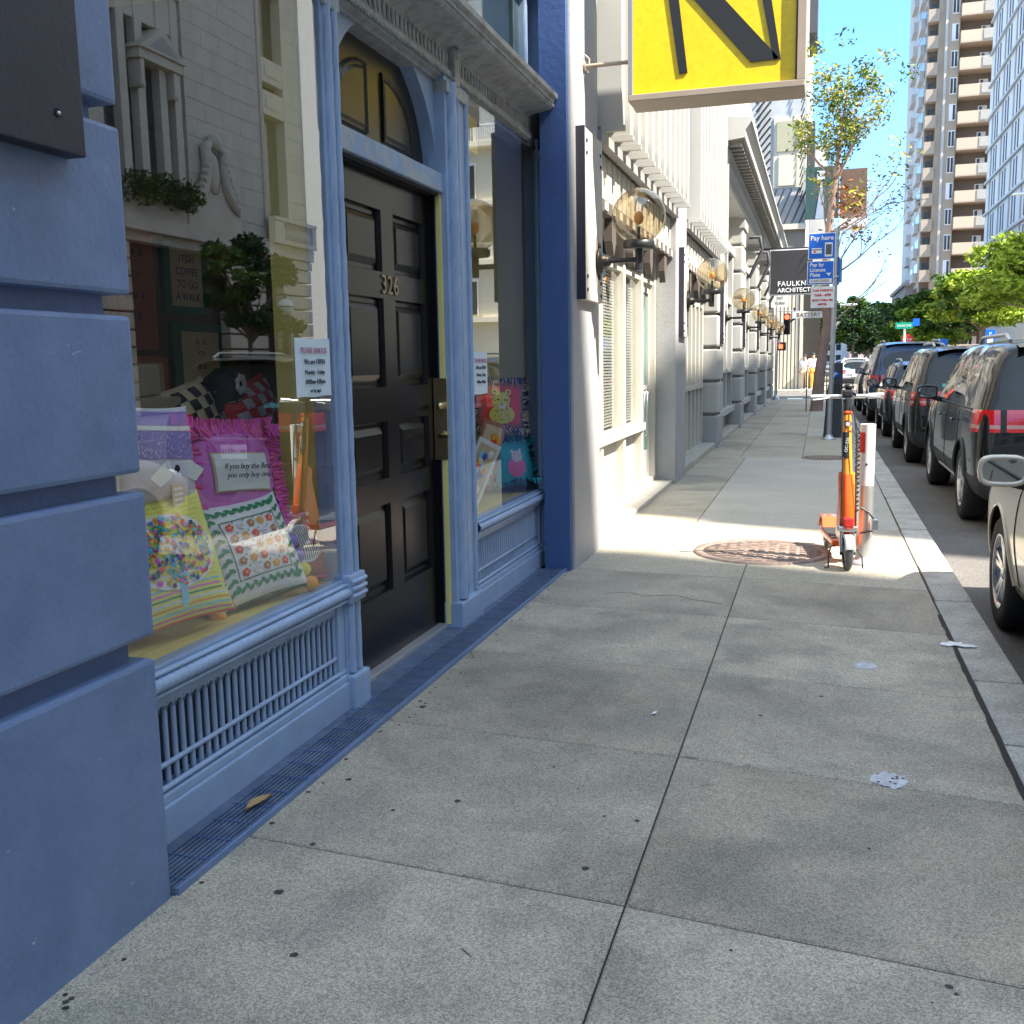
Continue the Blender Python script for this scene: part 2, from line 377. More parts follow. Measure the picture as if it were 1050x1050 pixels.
# ------------------------------------------------------------------ the blue shop building
FX = -1.66
shop = thing('blue_shop_building', 'blue painted shop building with rusticated pier, arched door and display windows', 'building', (-1.9, 4.5, 0))
q = MB()
q.box(-1.98, FX-.045, -8, 2.19, -.4, 3.9, blued)
zs = [(-.4, .675), (.735, 1.115), (1.165, 1.56), (1.612, 2.015), (2.065, 2.5), (2.55, 3.0), (3.05, 3.9)]
for i, (a, b) in enumerate(zs):
    q.box(-1.99, FX, -8, 2.24+(.0, .006, -.004, .003, 0, 0, 0)[i], a, b, blue, b=.012)
q.build('rusticated_pier', shop)
# upper wall
u = MB(); u.box(-9, -1.70, -8, 6.8, 3.95, 16, blue); u.box(-1.80, -1.62, 6.8, 6.86, -.3, 16, navy); u.box(-1.80, -1.70, 6.86, 7.16, -.3, 3.3, navy)
u.box(-9, -1.75, 6.86, 7.0, 3.3, 16, blue)
for k in range(4): u.box(-1.86, -1.66, -8, 6.8, 4.4+k*3.2, 4.6+k*3.2, greytrim, b=.01)
u.build('upper_wall', shop)
rm = MB()
rm.box(-9, -8.9, -8, 7.3, 0, 3.95, darkroom); rm.box(-8.9, -1.99, -8, 7.3, 3.0, 3.05, darkroom); rm.box(-8.9, -1.99, -8, 7.3, 0, .02, darkroom)
rm.box(-8.9, -2, 2.18, 2.2, .02, 3.0, darkroom); rm.box(-8.9, -1.99, 7.17, 7.2, 0, 3.0, darkroom)
rm.build('shop_interior', shop)
# sill / tread strip
treadm = mat('ribbed_tread', (.10, .135, .21), .55, var=.35, vs=6, bump=.2, c2=(.07, .10, .18))
tr = MB(); tr.box(-1.97, -1.655, 2.245, 6.79, -.3, .012, treadm)
for k in range(9):
    x = -1.80+k*.0165; tr.box(x, x+.009, 2.25, 6.78, .012, .019, treadm)
for k in range(38):
    tr.box(-1.805, -1.66, 2.3+k*.12, 2.305+k*.12, .019, .0205, navy)
tr.box(-1.656, -1.645, 2.25, 6.79, -.3, .02, blue)
tr.build('threshold_tread', shop)

GX = -1.86
def rope(mb, y, r, z0, z1, m, x=GX, strands=4, pitch=.17, n=20, dz=.0075):
    N = int((z1-z0)/dz); vs = []; fs = []
    for i in range(N+1):
        z = z0+(z1-z0)*i/N
        for k in range(n):
            t = 2*pi*k/n; rr_ = r*(.84+.16*abs(sin(.5*(strands*t-2*pi*z/pitch)))**.7*1.3)
            vs.append((x+rr_*cos(t), y+rr_*sin(t), z))
    for i in range(N):
        for k in range(n): fs.append((i*n+k, i*n+(k+1) % n, (i+1)*n+(k+1) % n, (i+1)*n+k))
    mb.add(vs, fs, m, True)
def ropeh(mb, z, r, y0, y1, m, x, pitch=.04, n=12, dz=.0075):
    N = int((y1-y0)/dz); vs = []; fs = []
    for i in range(N+1):
        y = y0+(y1-y0)*i/N
        for k in range(n):
            t = 2*pi*k/n; rr_ = r*(.84+.16*abs(sin(.5*(t-2*pi*y/pitch)))**.6*1.25)
            vs.append((x+rr_*cos(t), y, z+rr_*sin(t)))
    for i in range(N):
        for k in range(n): fs.append((i*n+k, i*n+(k+1) % n, (i+1)*n+(k+1) % n, (i+1)*n+k))
    mb.add(vs, fs, m, True)
# columns
def column(y0, y1, ropes, label=None, knob=True):
    c = MB()
    c.box(-1.96, -1.856, y0, y1, 0.13, 2.93, bluel, b=.004)
    for (yy_, r) in ropes: rope(c, yy_, r, .16, 2.86, bluel, x=-1.852)
    c.box(-1.96, -1.82, y0-.012, y1+.012, .0, .15, bluel, b=.01)
    c.box(-1.96, -1.838, y0-.004, y1+.004, 2.80, 2.86, greytrim, b=.008)
    o = c.build('rope_column', shop)
    if knob:
        k = MB(); ym_ = (y0+y1)/2
        k.box(-1.93, -1.825, y0-.008, y1+.012, .455, .575, bluel, b=.012)
        for zz in (.485, .515, .545): k.tube([(-1.826, y0-.002, zz), (-1.822, ym_, zz), (-1.826, y1+.006, zz)], .011, bluel)
        k.build('column_boss', o)
column(3.77, 3.90, [(3.80, .020), (3.865, .017)])
column(5.13, 5.47, [(5.20, .034), (5.30, .012), (5.44, .016)], knob=False)
column(6.96, 7.15, [(6.99, .018), (7.06, .018)], knob=False)
c = MB(); c.box(-1.96, -1.855, 2.245, 2.30, .13, 2.93, bluel); rope(c, 2.275, .02, .6, 2.86, bluel, x=-1.872); c.build('rope_column', shop)
# stall-riser grilles and sills
def riser(y0, y1, ns, boss=True):
    p = MB()
    p.box(-1.96, -1.845, y0, y1, .0, .125, bluel, b=.006)              # plinth
    p.box(-1.96, -1.855, y0, y1, .125, .155, bluel, b=.006)
    p.box(-1.96, -1.935, y0, y1, .155, .46, mat('grille_back', (.035, .05, .085), .8))
    p.box(-1.93, -1.865, y0, y0+.05, .15, .461, bluel, b=.005); p.box(-1.93, -1.865, y1-.06, y1, .15, .461, bluel, b=.005)
    ya, yb = y0+.05, y1-.06; s = (yb-ya)/ns
    p.box(-1.93, -1.875, ya, yb, .428, .461, bluel)
    for i in range(ns+1):
        yy_ = ya+i*s
        p.tube([(-1.888, yy_, .15), (-1.888, yy_, .41)], .0095, bluel, 8, cap=False)
        if i < ns:
            arc = [(-1.884, yy_+s/2+(s/2)*cos(t), .405+(s/2)*sin(t)) for t in [pi*k/8 for k in range(9)]]
            p.tube(arc, .009, bluel, 6)
            p.add([(-1.886, yy_, .405)]+[(-1.886, a[1], a[2]) for a in arc[::-1]]+[(-1.886, yy_+s, .43), (-1.886, yy_, .43)], [(1, 2, 3, 4, 5, 11)], bluel)
            for side in (0, 1):
                poly = [(-1.886, yy_ if side else yy_+s, .432)]+[(-1.886, a[1], a[2]) for a in (arc[4:] if side else arc[:5])]+[(-1.886, yy_+s/2, .432)]
                p.add(poly, [tuple(range(len(poly)))], bluel)
    p.tube([(-1.882, ya, .235), (-1.882, yb, .235)], .009, bluel, 8)
    p.tube([(-1.872, y0, .168), (-1.872, y1, .168)], .010, bluel, 8)
    p.build('grille_panel', shop)
    s_ = MB()
    s_.box(-1.96, -1.848, y0, y1, .462, .543, bluel, b=.004)
    ropeh(s_, .504, .023, y0, y1, bluel, -1.846, pitch=.034)
    s_.tube([(-1.846, y0, .470), (-1.846, y1, .470)], .008, bluel, 8)
    s_.tube([(-1.846, y0, .536), (-1.846, y1, .536)], .008, bluel, 8)
    s_.build('window_sill', shop)
riser(2.30, 3.77, 31)
riser(5.47, 6.96, 32)
# display glass
for (y0, y1, nm) in ((2.30, 3.77, 1), (5.47, 6.96, 2)):
    p = MB(); p.add([(-1.865, y0, .545), (-1.865, y1, .545), (-1.865, y1, 2.88), (-1.865, y0, 2.88)], [(0, 1, 2, 3)], SHOPGLASS)
    p.build('display_window_pane', shop)
    f = MB(); f.box(-1.91, -1.858, y0, y1, .545, .556, bluel); f.box(-1.91, -1.858, y0, y0+.010, .556, 2.87, bluel); f.box(-1.91, -1.858, y1-.010, y1, .556, 2.87, bluel)
    f.build('display_window_frame', shop)
# entablature / cornice
cn = MB()
prof = [(-2.0, 2.86), (-1.895, 2.86), (-1.895, 2.875), (-1.872, 2.88), (-1.872, 2.90), (-1.855, 2.905), (-1.855, 2.925), (-1.875, 2.93), (-1.875, 3.04), (-1.85, 3.05), (-1.715, 3.075), (-1.70, 3.085), (-1.70, 3.115), (-1.675, 3.135), (-1.675, 3.165), (-2.0, 3.19)]
cn.prism(prof, -.5, 6.797, greytrim, 'y'); cn.box(-1.99, -1.875, 6.797, 7.16, 2.86, 3.19, greytrim)
for k in range(150):
    y = 2.25+k*.03; cn.ball((-1.851, y, 2.892), .0105, greytrim, 6)
for k in range(90):
    y = 2.27+k*.05; cn.ball((-1.872, y, 2.985), .019, greytrim, 6, sc=(.35, 1.1, 1.9)); 
for k in range(180):
    y = 2.25+k*.025; cn.box(-1.705, -1.688, y, y+.014, 3.096, 3.112, greytrim)
cn.build('cornice', shop)
br = MB(); br.box(-1.9, -1.835, 5.25, 5.32, 2.86, 3.05, greytrim, b=.01); br.ball((-1.835, 5.285, 3.02), .025, greytrim, 8, sc=(.6, 1, 1.4)); br.build('cornice_bracket', shop)
# transom glazing above cornice
tg = MB(); tg.add([(-1.90, -1, 3.2), (-1.90, 6.74, 3.2), (-1.90, 6.74, 3.95), (-1.90, -1, 3.95)], [(0, 1, 2, 3)], mat('green_transom_glass', (.10, .16, .15), .05, spec=.9)); tg.build('transom_pane', shop)
tf = MB(); tf.box(-1.93, -1.87, 6.70, 6.79, 3.19, 3.95, bluel); rope(tf, 6.72, .018, 3.2, 3.95, bluel, x=-1.872); tf.next(); tf.box(-1.93, -1.88, 4.2, 4.26, 3.19, 3.95, bluel); tf.pieces('transom_mullion', shop)

# door bay
DX = -1.955
jb = MB()
jb.box(-1.915, -1.890, 5.116, 5.129, .03, 2.30, yel)
jb.box(-2.05, -1.925, 5.108, 5.129, .0, 2.30, doorm)
jb.build('door_jamb', shop)
th = MB(); th.box(-2.05, -1.905, 3.9, 5.13, .012, .035, galv, b=.004); th.build('door_threshold', shop)
# spandrel around arch
sp = MB()
AC, AR, Z0 = 4.53, .612, 2.40
AH = .545
def archpt(t, sc=1.): return (AC-AR*sc*cos(t), Z0+AH*sc*sin(t))
N = 24
for sx in (0, 1):
    a = [archpt(pi*k/N) for k in (range(N//2+1) if not sx else range(N, N//2-1, -1))]
    yo = 3.895 if not sx else 5.13
    poly = [(yo, Z0), *a, (AC, 2.95), (yo, 2.95)]
    vs = [(-1.915, p[0], p[1]) for p in poly]
    # fan from corner for robustness
    cidx = len(vs)-1
    fs = [(cidx, i, i+1) for i in range(len(vs)-2)]
    sp.add(vs, fs, bluel)
arcpts = [(-1.915, *archpt(pi*k/N)) for k in range(N+1)]; arcin = [(-1.99, *archpt(pi*k/N)) for k in range(N+1)]
sp.add(arcpts+arcin, [(i, i+1, N+2+i, N+1+i) for i in range(N)], bluel)
sp.build('arch_spandrel', shop)
tb = MB(); tb.box(-2.0, -1.875, 3.895, 5.13, 2.305, 2.40, mat('chipped_blue_bar', (.24, .34, .50), .6, c2=(.36, .38, .40), vs=7), b=.006); tb.box(-2.0, -1.90, 3.895, 5.13, 2.29, 2.306, dark); tb.build('transom_bar', shop)
def panel(mb, x, pts, m, dep=.018, w_=.022):
    """recessed panel w/ sloping moulding and raised field: pts (y,z) ccw outline"""
    n = len(pts); cy = sum(p[0] for p in pts)/n; cz = sum(p[1] for p in pts)/n
    def ins(d): 
        out = []
        for i in range(n):
            p0 = Vector(pts[i-1]); p1 = Vector(pts[i]); p2 = Vector(pts[(i+1) % n])
            a = (p1-p0).normalized(); b = (p2-p1).normalized(); na = Vector((-a.y, a.x)); nb = Vector((-b.y, b.x))
            k = (na+nb); k = k/max(.3, k.dot(na)); out.append(p1+k*d)
        return out
    L = [(pts, 0.), (ins(.008), -dep), (ins(w_), -dep), (ins(w_*2.2), -dep*.35)]
    vs = [(x+h, p[0], p[1]) for ring, h in L for p in ring]
    fs = [(k*n+i, k*n+(i+1) % n, (k+1)*n+(i+1) % n, (k+1)*n+i) for k in range(3) for i in range(n)]
    fs.append(tuple(3*n+i for i in range(n)))
    mb.add(vs, fs, m)
door = MB()
D0, D1 = 3.93, 5.225
rows = [(.36, .78), (.90, 1.17), (1.33, 1.74), (1.86, 2.14)]
cols = [(4.10, 4.50), (4.64, 5.04)]
ycuts = [D0, 4.10, 4.50, 4.64, 5.04, D1]; zc = [.036, .36, .78, .90, 1.17, 1.33, 1.74, 1.86, 2.14, 2.30]
for i in range(5):
    for j in range(9):
        y0, y1, z0, z1 = ycuts[i], ycuts[i+1], zc[j], zc[j+1]
        if i in (1, 3) and j in (1, 3, 5, 7):
            panel(door, DX, [(y0, z0), (y1, z0), (y1, z1), (y0, z1)], doorm, dep=.024, w_=.026)
        else: door.add([(DX, y0, z0), (DX, y1, z0), (DX, y1, z1), (DX, y0, z1)], [(0, 1, 2, 3)], doorm)
door.box(-2.02, DX-.03, D0, D1, .036, 2.30, doorm)
dobj = door.build('front_door', shop)
nb_ = text_mb('326', .125, mat('aged_bronze', (.30, .24, .16), .35, .8), (DX+.004, 4.57, 1.80), ext=.004, sp=1.12); nb_.build('house_number', dobj)
lk = MB(); lk.box(DX+.004, -1.875, 5.103, 5.109, .93, 1.36, brass, b=.002)
lk.cyl((-1.905, 5.103, 1.215), (-1.905, 5.075, 1.215), .022, brass); lk.ball((-1.905, 5.07, 1.215), .020, brass)
lk.build('lock_plate', dobj)
hd = MB(); hd.tube([(-1.905, 5.103, 1.06), (-1.905, 5.05, 1.06), (-1.895, 5.035, 1.06), (-1.845, 5.03, 1.058)], .010, brass); hd.cyl((-1.905, 5.103, 1.06), (-1.905, 5.09, 1.06), .024, brass); hd.build('handle', dobj)
# arched tympanum above door
ty = MB()
base = [(AC-AR, Z0)]+[archpt(pi*k/N) for k in range(1, N)]+[(AC+AR, Z0)]
tym = mat('black_tympanum', (.022, .018, .010), .3, var=.2, vs=3)
ty.add([(-1.985, p[0], p[1]) for p in base], [tuple(range(len(base)))], tym)
for s_ in (-1, 1):
    pl = [(AC+s_*.09, Z0+.07)]+[(AC+s_*(.09+.36*sin(t)), Z0+.07+.30*cos(t)) for t in [pi/2*k/8 for k in range(8, -1, -1)]]
    if s_ < 0: pl = pl[::-1]
    ty2 = [(p[0], p[1]) for p in pl]
    panel(ty, -1.972, ty2, tym, dep=.01, w_=.014)
    n = len(ty2); 
    ty.add([(-1.972, p[0], p[1]) for p in ty2]+[(-1.985, AC+(p[0]-AC)*1.05, p[1]+(.012 if p[1] > Z0+.1 else -.01)) for p in ty2], [(i, (i+1) % n, n+(i+1) % n, n+i) for i in range(n)], tym)
ty.build('arched_tympanum', shop)

# display boxes
ds = MB(); ds.box(-3.4, -1.87, 2.2, 3.92, .50, .545, yels); ds.box(-2.14, -1.875, 3.80, 3.83, .545, 2.98, yel)
ds.box(-3.0, -1.88, 2.205, 3.80, 2.9, 2.93, yel)
ds.build('display_floor', shop)
ds = MB(); ds.box(-2.7, -1.87, 5.3, 7.10, .50, .545, yels); ds.box(-2.45, -1.875, 7.08, 7.10, .545, 2.98, yel); ds.box(-2.5, -1.97, 5.42, 6.0, 2.66, 2.98, yel)

ds.build('display_floor', shop)
# ---- dark plaque on pier
pq = thing('wall_plaque', 'dark slate coloured plaque bolted to the blue pier at the top left corner', 'plaque', (FX, 1.2, 1.9))
m = MB(); m.box(FX+.001, FX+.05, .6, 2.05, 1.905, 2.75, plaquem, b=.004); m.build('plate', pq)
m = MB()
for z in (1.985, 2.3, 2.6): m.cyl((FX+.045, 1.965, z), (FX+.053, 1.965, z), .010, dark); m.ball((FX+.053, 1.965, z-.001), .005, steel)
m.build('bolt', pq)

# ------------------------------------------------------------------ display goods
def fabric(name, c, **k): return mat('fabric_'+name, tuple(min(.88, x*1.5) for x in c), .9, var=.08, vs=20, bump=.3, bs=250, **k)
F = dict(pink=fabric('pink', (.62, .13, .45)), rose=fabric('rose', (.72, .12, .30)), magenta=fabric('magenta', (.55, .08, .42)), cream=fabric('cream', (.70, .68, .58)),
         leafgreen=fabric('leaf', (.03, .20, .09)), dkgreen=fabric('dkgreen', (.02, .10, .05)), orange=fabric('orange', (.80, .25, .03)), red=fabric('red', (.60, .04, .04)),
         yellow=fabric('yellow', (.75, .65, .14)), navy=fabric('navy', (.02, .03, .12)), purple=fabric('purple', (.22, .17, .42)), lav=fabric('lav', (.52, .50, .62)), white=fabric('white', (.75, .75, .72)),
         teal=fabric('teal', (.02, .30, .38)), black=fabric('black', (.015, .015, .018)), brown=fabric('brown', (.30, .11, .07)), gold=fabric('gold', (.75, .50, .08)), sky=fabric('sky', (.20, .45, .62)), blue=fabric('blue', (.04, .10, .45)), tan=fabric('tan', (.45, .36, .24)))
class Pillow:
    def __init__(s, w_, h, t, loc, lean=0, yaw=0, roll=0):
        s.w, s.h, s.t = w_, h, t
        s.T = Matrix.Translation(loc) @ Matrix.Rotation(yaw, 4, 'Z') @ Matrix.Rotation(lean, 4, 'Y') @ Matrix.Rotation(roll, 4, 'X')
    def P(s, u, v, side=1, off=0.):
        a = max(0, 1-u*u); b = max(0, 1-v*v)
        pin = 1-.08*(b**.8); pin2 = 1-.08*(a**.8)
        th = s.t*1.35*(a*b)**.45
        return Vector((side*(th/2)+off*side, u*s.w/2*pin, v*s.h/2*pin2))
    def body(s, mb, m, mback=None, mf=None, n=18):
        for side in (1, -1):
            mb.grid(lambda a, b: s.P(-cos(pi*a) if 0 else sin(pi*(a-.5)), sin(pi*(b-.5)), side), n, n, m if side == 1 else (mback or m), s.T, True, mf if side == 1 else None)
    def rect(s, mb, u0, u1, v0, v1, m, off=.002, n=6):
        mb.grid(lambda a, b: s.P(u0+(u1-u0)*a, v0+(v1-v0)*b, 1, off), n, n, m, s.T)
    def disc(s, mb, u, v, ru, rv, m, off=.003, n=9, a0=0.):
        c = [s.P(u, v, 1, off+.001)]
        for k in range(n):
            t = 2*pi*k/n; du, dv = ru*cos(t), rv*sin(t)
            c.append(s.P(u+du*cos(a0)-dv*sin(a0), v+du*sin(a0)+dv*cos(a0), 1, off))
        mb.add(c, [(0, i+1, (i+1) % n+1) for i in range(n)], m, False, s.T)
    def piping(s, mb, m, r=.006, wob=0, n=60):
        pts = []
        for k in range(n+1):
            t = k/n*4; e = int(t) % 4; f = (t-int(t))*2-1
            u, v = [(f, -1), (1, f), (-f, 1), (-1, -f)][e]; pts.append(s.P(u, v))
        mb.tube(pts, r, m, 6, T=s.T, cap=False)
    def fringe(s, mb, ms, L=.05, n=260, wd=.006, sprd=.03, seed=1):
        r = random.Random(seed)
        for k in range(n):
            t = r.random()*4; e = int(t); f = (t-e)*2-1
            u, v = [(f, -1), (1, f), (-f, 1), (-1, -f)][e]
            p = s.P(u, v); d = Vector((r.uniform(-.5, .5), [0, 1, 0, -1][e]+r.uniform(-.5, .5), [-1, 0, 1, 0][e]+r.uniform(-.5, .5))).normalized()
            p = p-d*L*.6+Vector((r.uniform(-.02, .05), 0, 0))
            mb.tube([p, p+d*L*.7+Vector((0, 0, .003)), p+d*L], [wd, wd*.8, wd*.4], r.choice(ms), 4, T=s.T, cap=False)
rp = random.Random(11)
# tree-of-life pillow
t = tag(bpy.data.objects.new('cushion', None), 'yellow striped cushion with multicoloured dotted tree nearest the blue pier', 'cushion', 'cushions in the shop windows'); col.objects.link(t); t.location = (-2.08, 2.72, .57)
P_ = Pillow(.46, .44, .13, (-2.06, 2.84, .80), rad(-18), rad(-18), rad(3)); m = MB()
P_.body(m, F['yellow'], F['tan'])
cs = ['yellow', 'cream', 'yellow', 'gold', 'yellow', 'cream']
for k in range(24): P_.rect(m, -.93, .93, -.95+k*.078, -.95+k*.078+.03, F['gold'] if k > 6 else F[['rose', 'sky', 'orange', 'lav', 'leafgreen', 'pink', 'sky'][k]], n=8)
m.add([], [], F['blue']); P_.rect(m, -.06, .06, -.8, -.1, F['sky'], .004)
P_.disc(m, 0, .1, .80, .62, F['cream'], .0035, 28)
for k in range(260):
    a = rp.random()*2*pi; r = sqrt(rp.random()); u = .74*r*cos(a); v = .12+.58*r*sin(a)
    P_.disc(m, u, v, rp.uniform(.03, .06), rp.uniform(.02, .045), F[rp.choice(['red', 'blue', 'teal', 'navy', 'orange', 'magenta', 'sky', 'leafgreen', 'gold'])], .0055+k*.00001, 7, rp.random()*3)
P_.piping(m, F['red'])
m.build('cover', t)
# purple bag cushion with bow
t = thing('cushion', 'purple and lavender cushion tied with a clear ribbon and small tan tag', 'cushion', (-2.2, 2.75, 1.0), 'cushions in the shop windows')
P_ = Pillow(.34, .34, .12, (-2.12, 2.92, 1.14), rad(-8), rad(-10), rad(-4)); m = MB(); P_.body(m, F['lav'], F['purple'])
P_.rect(m, -.92, .92, .62, .93, F['purple'], .003, 10); P_.rect(m, -.94, .94, .50, .60, F['white'], .005, 10); P_.rect(m, -.94, .94, -.1, .49, F['purple'], .003, 10)
for k in range(120): P_.disc(m, rp.uniform(-.85, .85), rp.uniform(-.08, .45), .012, .03, F['lav'], .006, 5)
P_.piping(m, F['white']); m.build('cover', t)
m = MB(); c0 = Vector((-2.045, 2.93, 1.10))
for s_ in (-1, 1):
    m.add([c0, c0+Vector((.01, s_*.05, .035)), c0+Vector((.012, s_*.15, -.015)), c0+Vector((.012, s_*.10, -.05)), c0+Vector((.01, s_*.04, -.03))], [(0, 1, 2, 3, 4)], F['white'])
m.ball(c0, .018, F['black'], 8); m.build('ribbon', t)
m = MB(); m.box(-2.042, -2.039, 2.90, 2.965, .965, 1.05, F['tan']); 
for k in range(4): m.box(-2.039, -2.0375, 2.91, 2.955, .975+k*.018, .983+k*.018, F['cream'])
m.build('swing_tag', t)
# pink fringed pillow
t = thing('cushion', 'fringed bright pink cushion with a white handwritten motto patch', 'cushion', (-2.3, 3.05, .9), 'cushions in the shop windows')
P_ = Pillow(.46, .40, .17, (-2.17, 3.43, 1.01), rad(-12), rad(-16), rad(-4)); m = MB(); P_.body(m, fabric('lilac', (.50, .17, .46)), F['magenta'])
for k in range(60): P_.disc(m, rp.uniform(-.75, .75), rp.uniform(.45, .8), .012, .07, F['magenta'], .003, 5, rp.random()*2)
m.build('cover', t)
m = MB(); P_.fringe(m, [F['rose'], F['magenta'], F['rose']], .10, 3000, .0075); P_.fringe(m, [F['rose'], F['pink']], .05, 500, .010, seed=4); m.build('fringe', t)
m = MB(); P_.rect(m, -.62, .56, -.32, .42, F['cream'], .012, 8); P_.rect(m, -.65, .59, -.35, .45, F['tan'], .008, 8)
c = P_.T @ (P_.P(-.03, .14, 1, .024)); R3 = P_.T.to_3x3()
text_mb('If you buy the Best', .030, ink, c, R3 @ Vector((0, 1, 0)), R3 @ Vector((0, 0, 1)), m, shear=.35)
c = P_.T @ (P_.P(-.03, -.04, 1, .025)); text_mb('you only buy one.', .030, ink, c, R3 @ Vector((0, 1, 0)), R3 @ Vector((0, 0, 1)), m, shear=.35)
m.build('motto_patch', t)
# floral bordered pillow
t = thing('cushion', 'white cushion with green leaf border and red and orange flowers', 'cushion', (-2.1, 3.1, .57), 'cushions in the shop windows')
P_ = Pillow(.44, .40, .12, (-2.04, 3.34, .755), rad(-22), rad(-20), rad(5)); m = MB(); P_.body(m, F['cream'], F['dkgreen'])
for (a, b, c_, d) in ((-.62, .62, .58, .60), (-.62, .62, -.60, -.58), (-.62, -.60, -.6, .6), (.60, .62, -.6, .6), (-.88, -.86, -.9, .9)): P_.rect(m, a, b, c_, d, F['dkgreen'], .004, 8)
for k in range(9):
    for (u, v, a0) in ((-.75, -.8+k*.2, .6), (.76, -.8+k*.2, -.6), (-.7+k*.175, .76, .2), (-.7+k*.175, -.76, .9)):
        P_.disc(m, u-.045, v, .07, .04, F['leafgreen'], .004, 8, a0); P_.disc(m, u+.045, v+.05, .07, .04, F['leafgreen'], .0045, 8, pi-a0)
for i in range(5):
    for j in range(5):
        cc = F[['red', 'orange', 'brown', 'lav'][(i*3+j*2) % 4]]; u, v = -.46+i*.23, -.46+j*.23
        for k in range(5): P_.disc(m, u+.05*cos(k*1.257), v+.05*sin(k*1.257), .038, .038, cc, .004+k*.0002, 7)
        P_.disc(m, u, v, .025, .025, F['gold'], .0065, 6); P_.disc(m, u+.1, v+.1, .03, .015, F['leafgreen'], .004, 6, .8)
P_.piping(m, F['dkgreen'], .008); m.build('cover', t)
m = MB()
for k in range(9):
    p = P_.T @ P_.P(-1.06, 1-.25*k); m.ball(p, .034, F[['pink', 'magenta', 'magenta', 'rose', 'pink', 'red', 'red', 'orange', 'orange'][k]], 12)
for k in range(4):
    p = P_.T @ P_.P(1.05, -1+.3*k); m.ball(p, .03, F[['orange', 'gold', 'purple', 'purple'][k]], 12)
m.build('pompom_trim', t)
# striped mouth pillow
t = thing('cushion', 'brown cushion with black and white stripes low at the right edge of the left window', 'cushion', (-2.25, 3.45, .57), 'cushions in the shop windows')
P_ = Pillow(.28, .28, .10, (-2.02, 3.66, .70), rad(-22), rad(-14), rad(0)); m = MB(); P_.body(m, F['brown'], F['brown'])
P_.disc(m, 0, .05, .74, .62, F['cream'], .004, 24)
for k in range(13):
    u = -.6+k*.1; h = .56*sqrt(max(.02, 1-(u/.72)**2)); P_.rect(m, u-.015, u+.015, .05-h, .05+h, F['black'], .006, 5)
P_.piping(m, F['rose'], .01); m.build('cover', t)
# navy flower pillow
t = thing('cushion', 'navy blue cushion with a big red poppy standing behind the pink one', 'cushion', (-2.5, 3.35, .9), 'cushions in the shop windows')
P_ = Pillow(.30, .40, .11, (-2.26, 3.72, 1.02), rad(-8), rad(-30)); m = MB(); P_.body(m, F['navy'], F['navy'])
for k in range(7): P_.disc(m, .1+.24*cos(k*.9), -.02+.26*sin(k*.9), .24, .22, F['red'], .004+k*.0003, 12)
P_.disc(m, .1, 0, .14, .14, F['black'], .008, 12); P_.disc(m, .1, 0, .06, .06, F['tan'], .0095, 10)
for k in range(40): P_.disc(m, rp.uniform(-.85, .85), rp.choice([-.8, -.7, .55]), .02, .02, F['white'], .006, 6)
P_.rect(m, -.2, .45, .62, .86, F['tan'], .004, 4)
c = P_.T @ (P_.P(.12, .74, 1, .012)); text_mb('GEORGE', .045, ink, c, P_.T.to_3x3() @ Vector((0, 1, 0)), P_.T.to_3x3() @ Vector((0, 0, 1)), m)
m.build('cover', t)
# background striped bolsters
for i, (x, y, z, w_, lab, a, b) in enumerate([(-2.55, 3.75, 1.19, .50, 'tan and black chequered cushion at the back of the pile behind the pink cushion', 'tan', 'black'), (-2.50, 4.2, 1.20, .44, 'dark red and grey checked cushion at the top of the pile beside the dark figurine', 'red', 'lav')]):
    t = thing('cushion', lab, 'cushion', (x, y, z-.2), 'cushions in the shop windows')
    P_ = Pillow(w_, .36, .14, (x, y, z), rad(-15), 0, rad(10)); m = MB(); P_.body(m, F[a], F[b])
    for u in range(7):
        for v in range(6):
            if (u+v) % 2: P_.rect(m, -.92+u*.26, -.66+u*.26, -.9+v*.3, -.62+v*.3, F[b], .004, 3)
    m.build('cover', t)
t = thing('display_plinth', 'stack of two weathered cream stone blocks behind the purple cushion', 'plinth', (-2.75, 2.75, 1.1))
ston = mat('plinth_stone', (.34, .29, .20), .9, bump=.4)
m = MB(); m.box(-2.9, -2.5, 3.3, 3.66, .56, 1.32, ston, b=.01); m.build('lower_block', t); m = MB(); m.box(-2.85, -2.55, 3.32, 3.60, 1.325, 1.45, ston, b=.01); m.build('upper_block', t)
t = thing('figurine', 'small dark bust with a white flower behind the cushions in the left window', 'figurine', (-2.75, 3.5, 1.3))
m = MB(); m.lathe([(.10, 0), (.13, .03), (.09, .06), (.05, .12), (.045, .16), (.08, .2), (.095, .27), (.08, .34), (.03, .38), (0, .385)], F['black'], 20, Matrix.Translation((-2.55, 4.05, 1.05))); m.build('bust', t)
m = MB()
for k in range(7): m.ball((-2.44, 4.02+.03*cos(k*.9), 1.36+.03*sin(k*.9)), .018, F['white'], 6, sc=(.4, 1, 1))
m.build('flower', t)
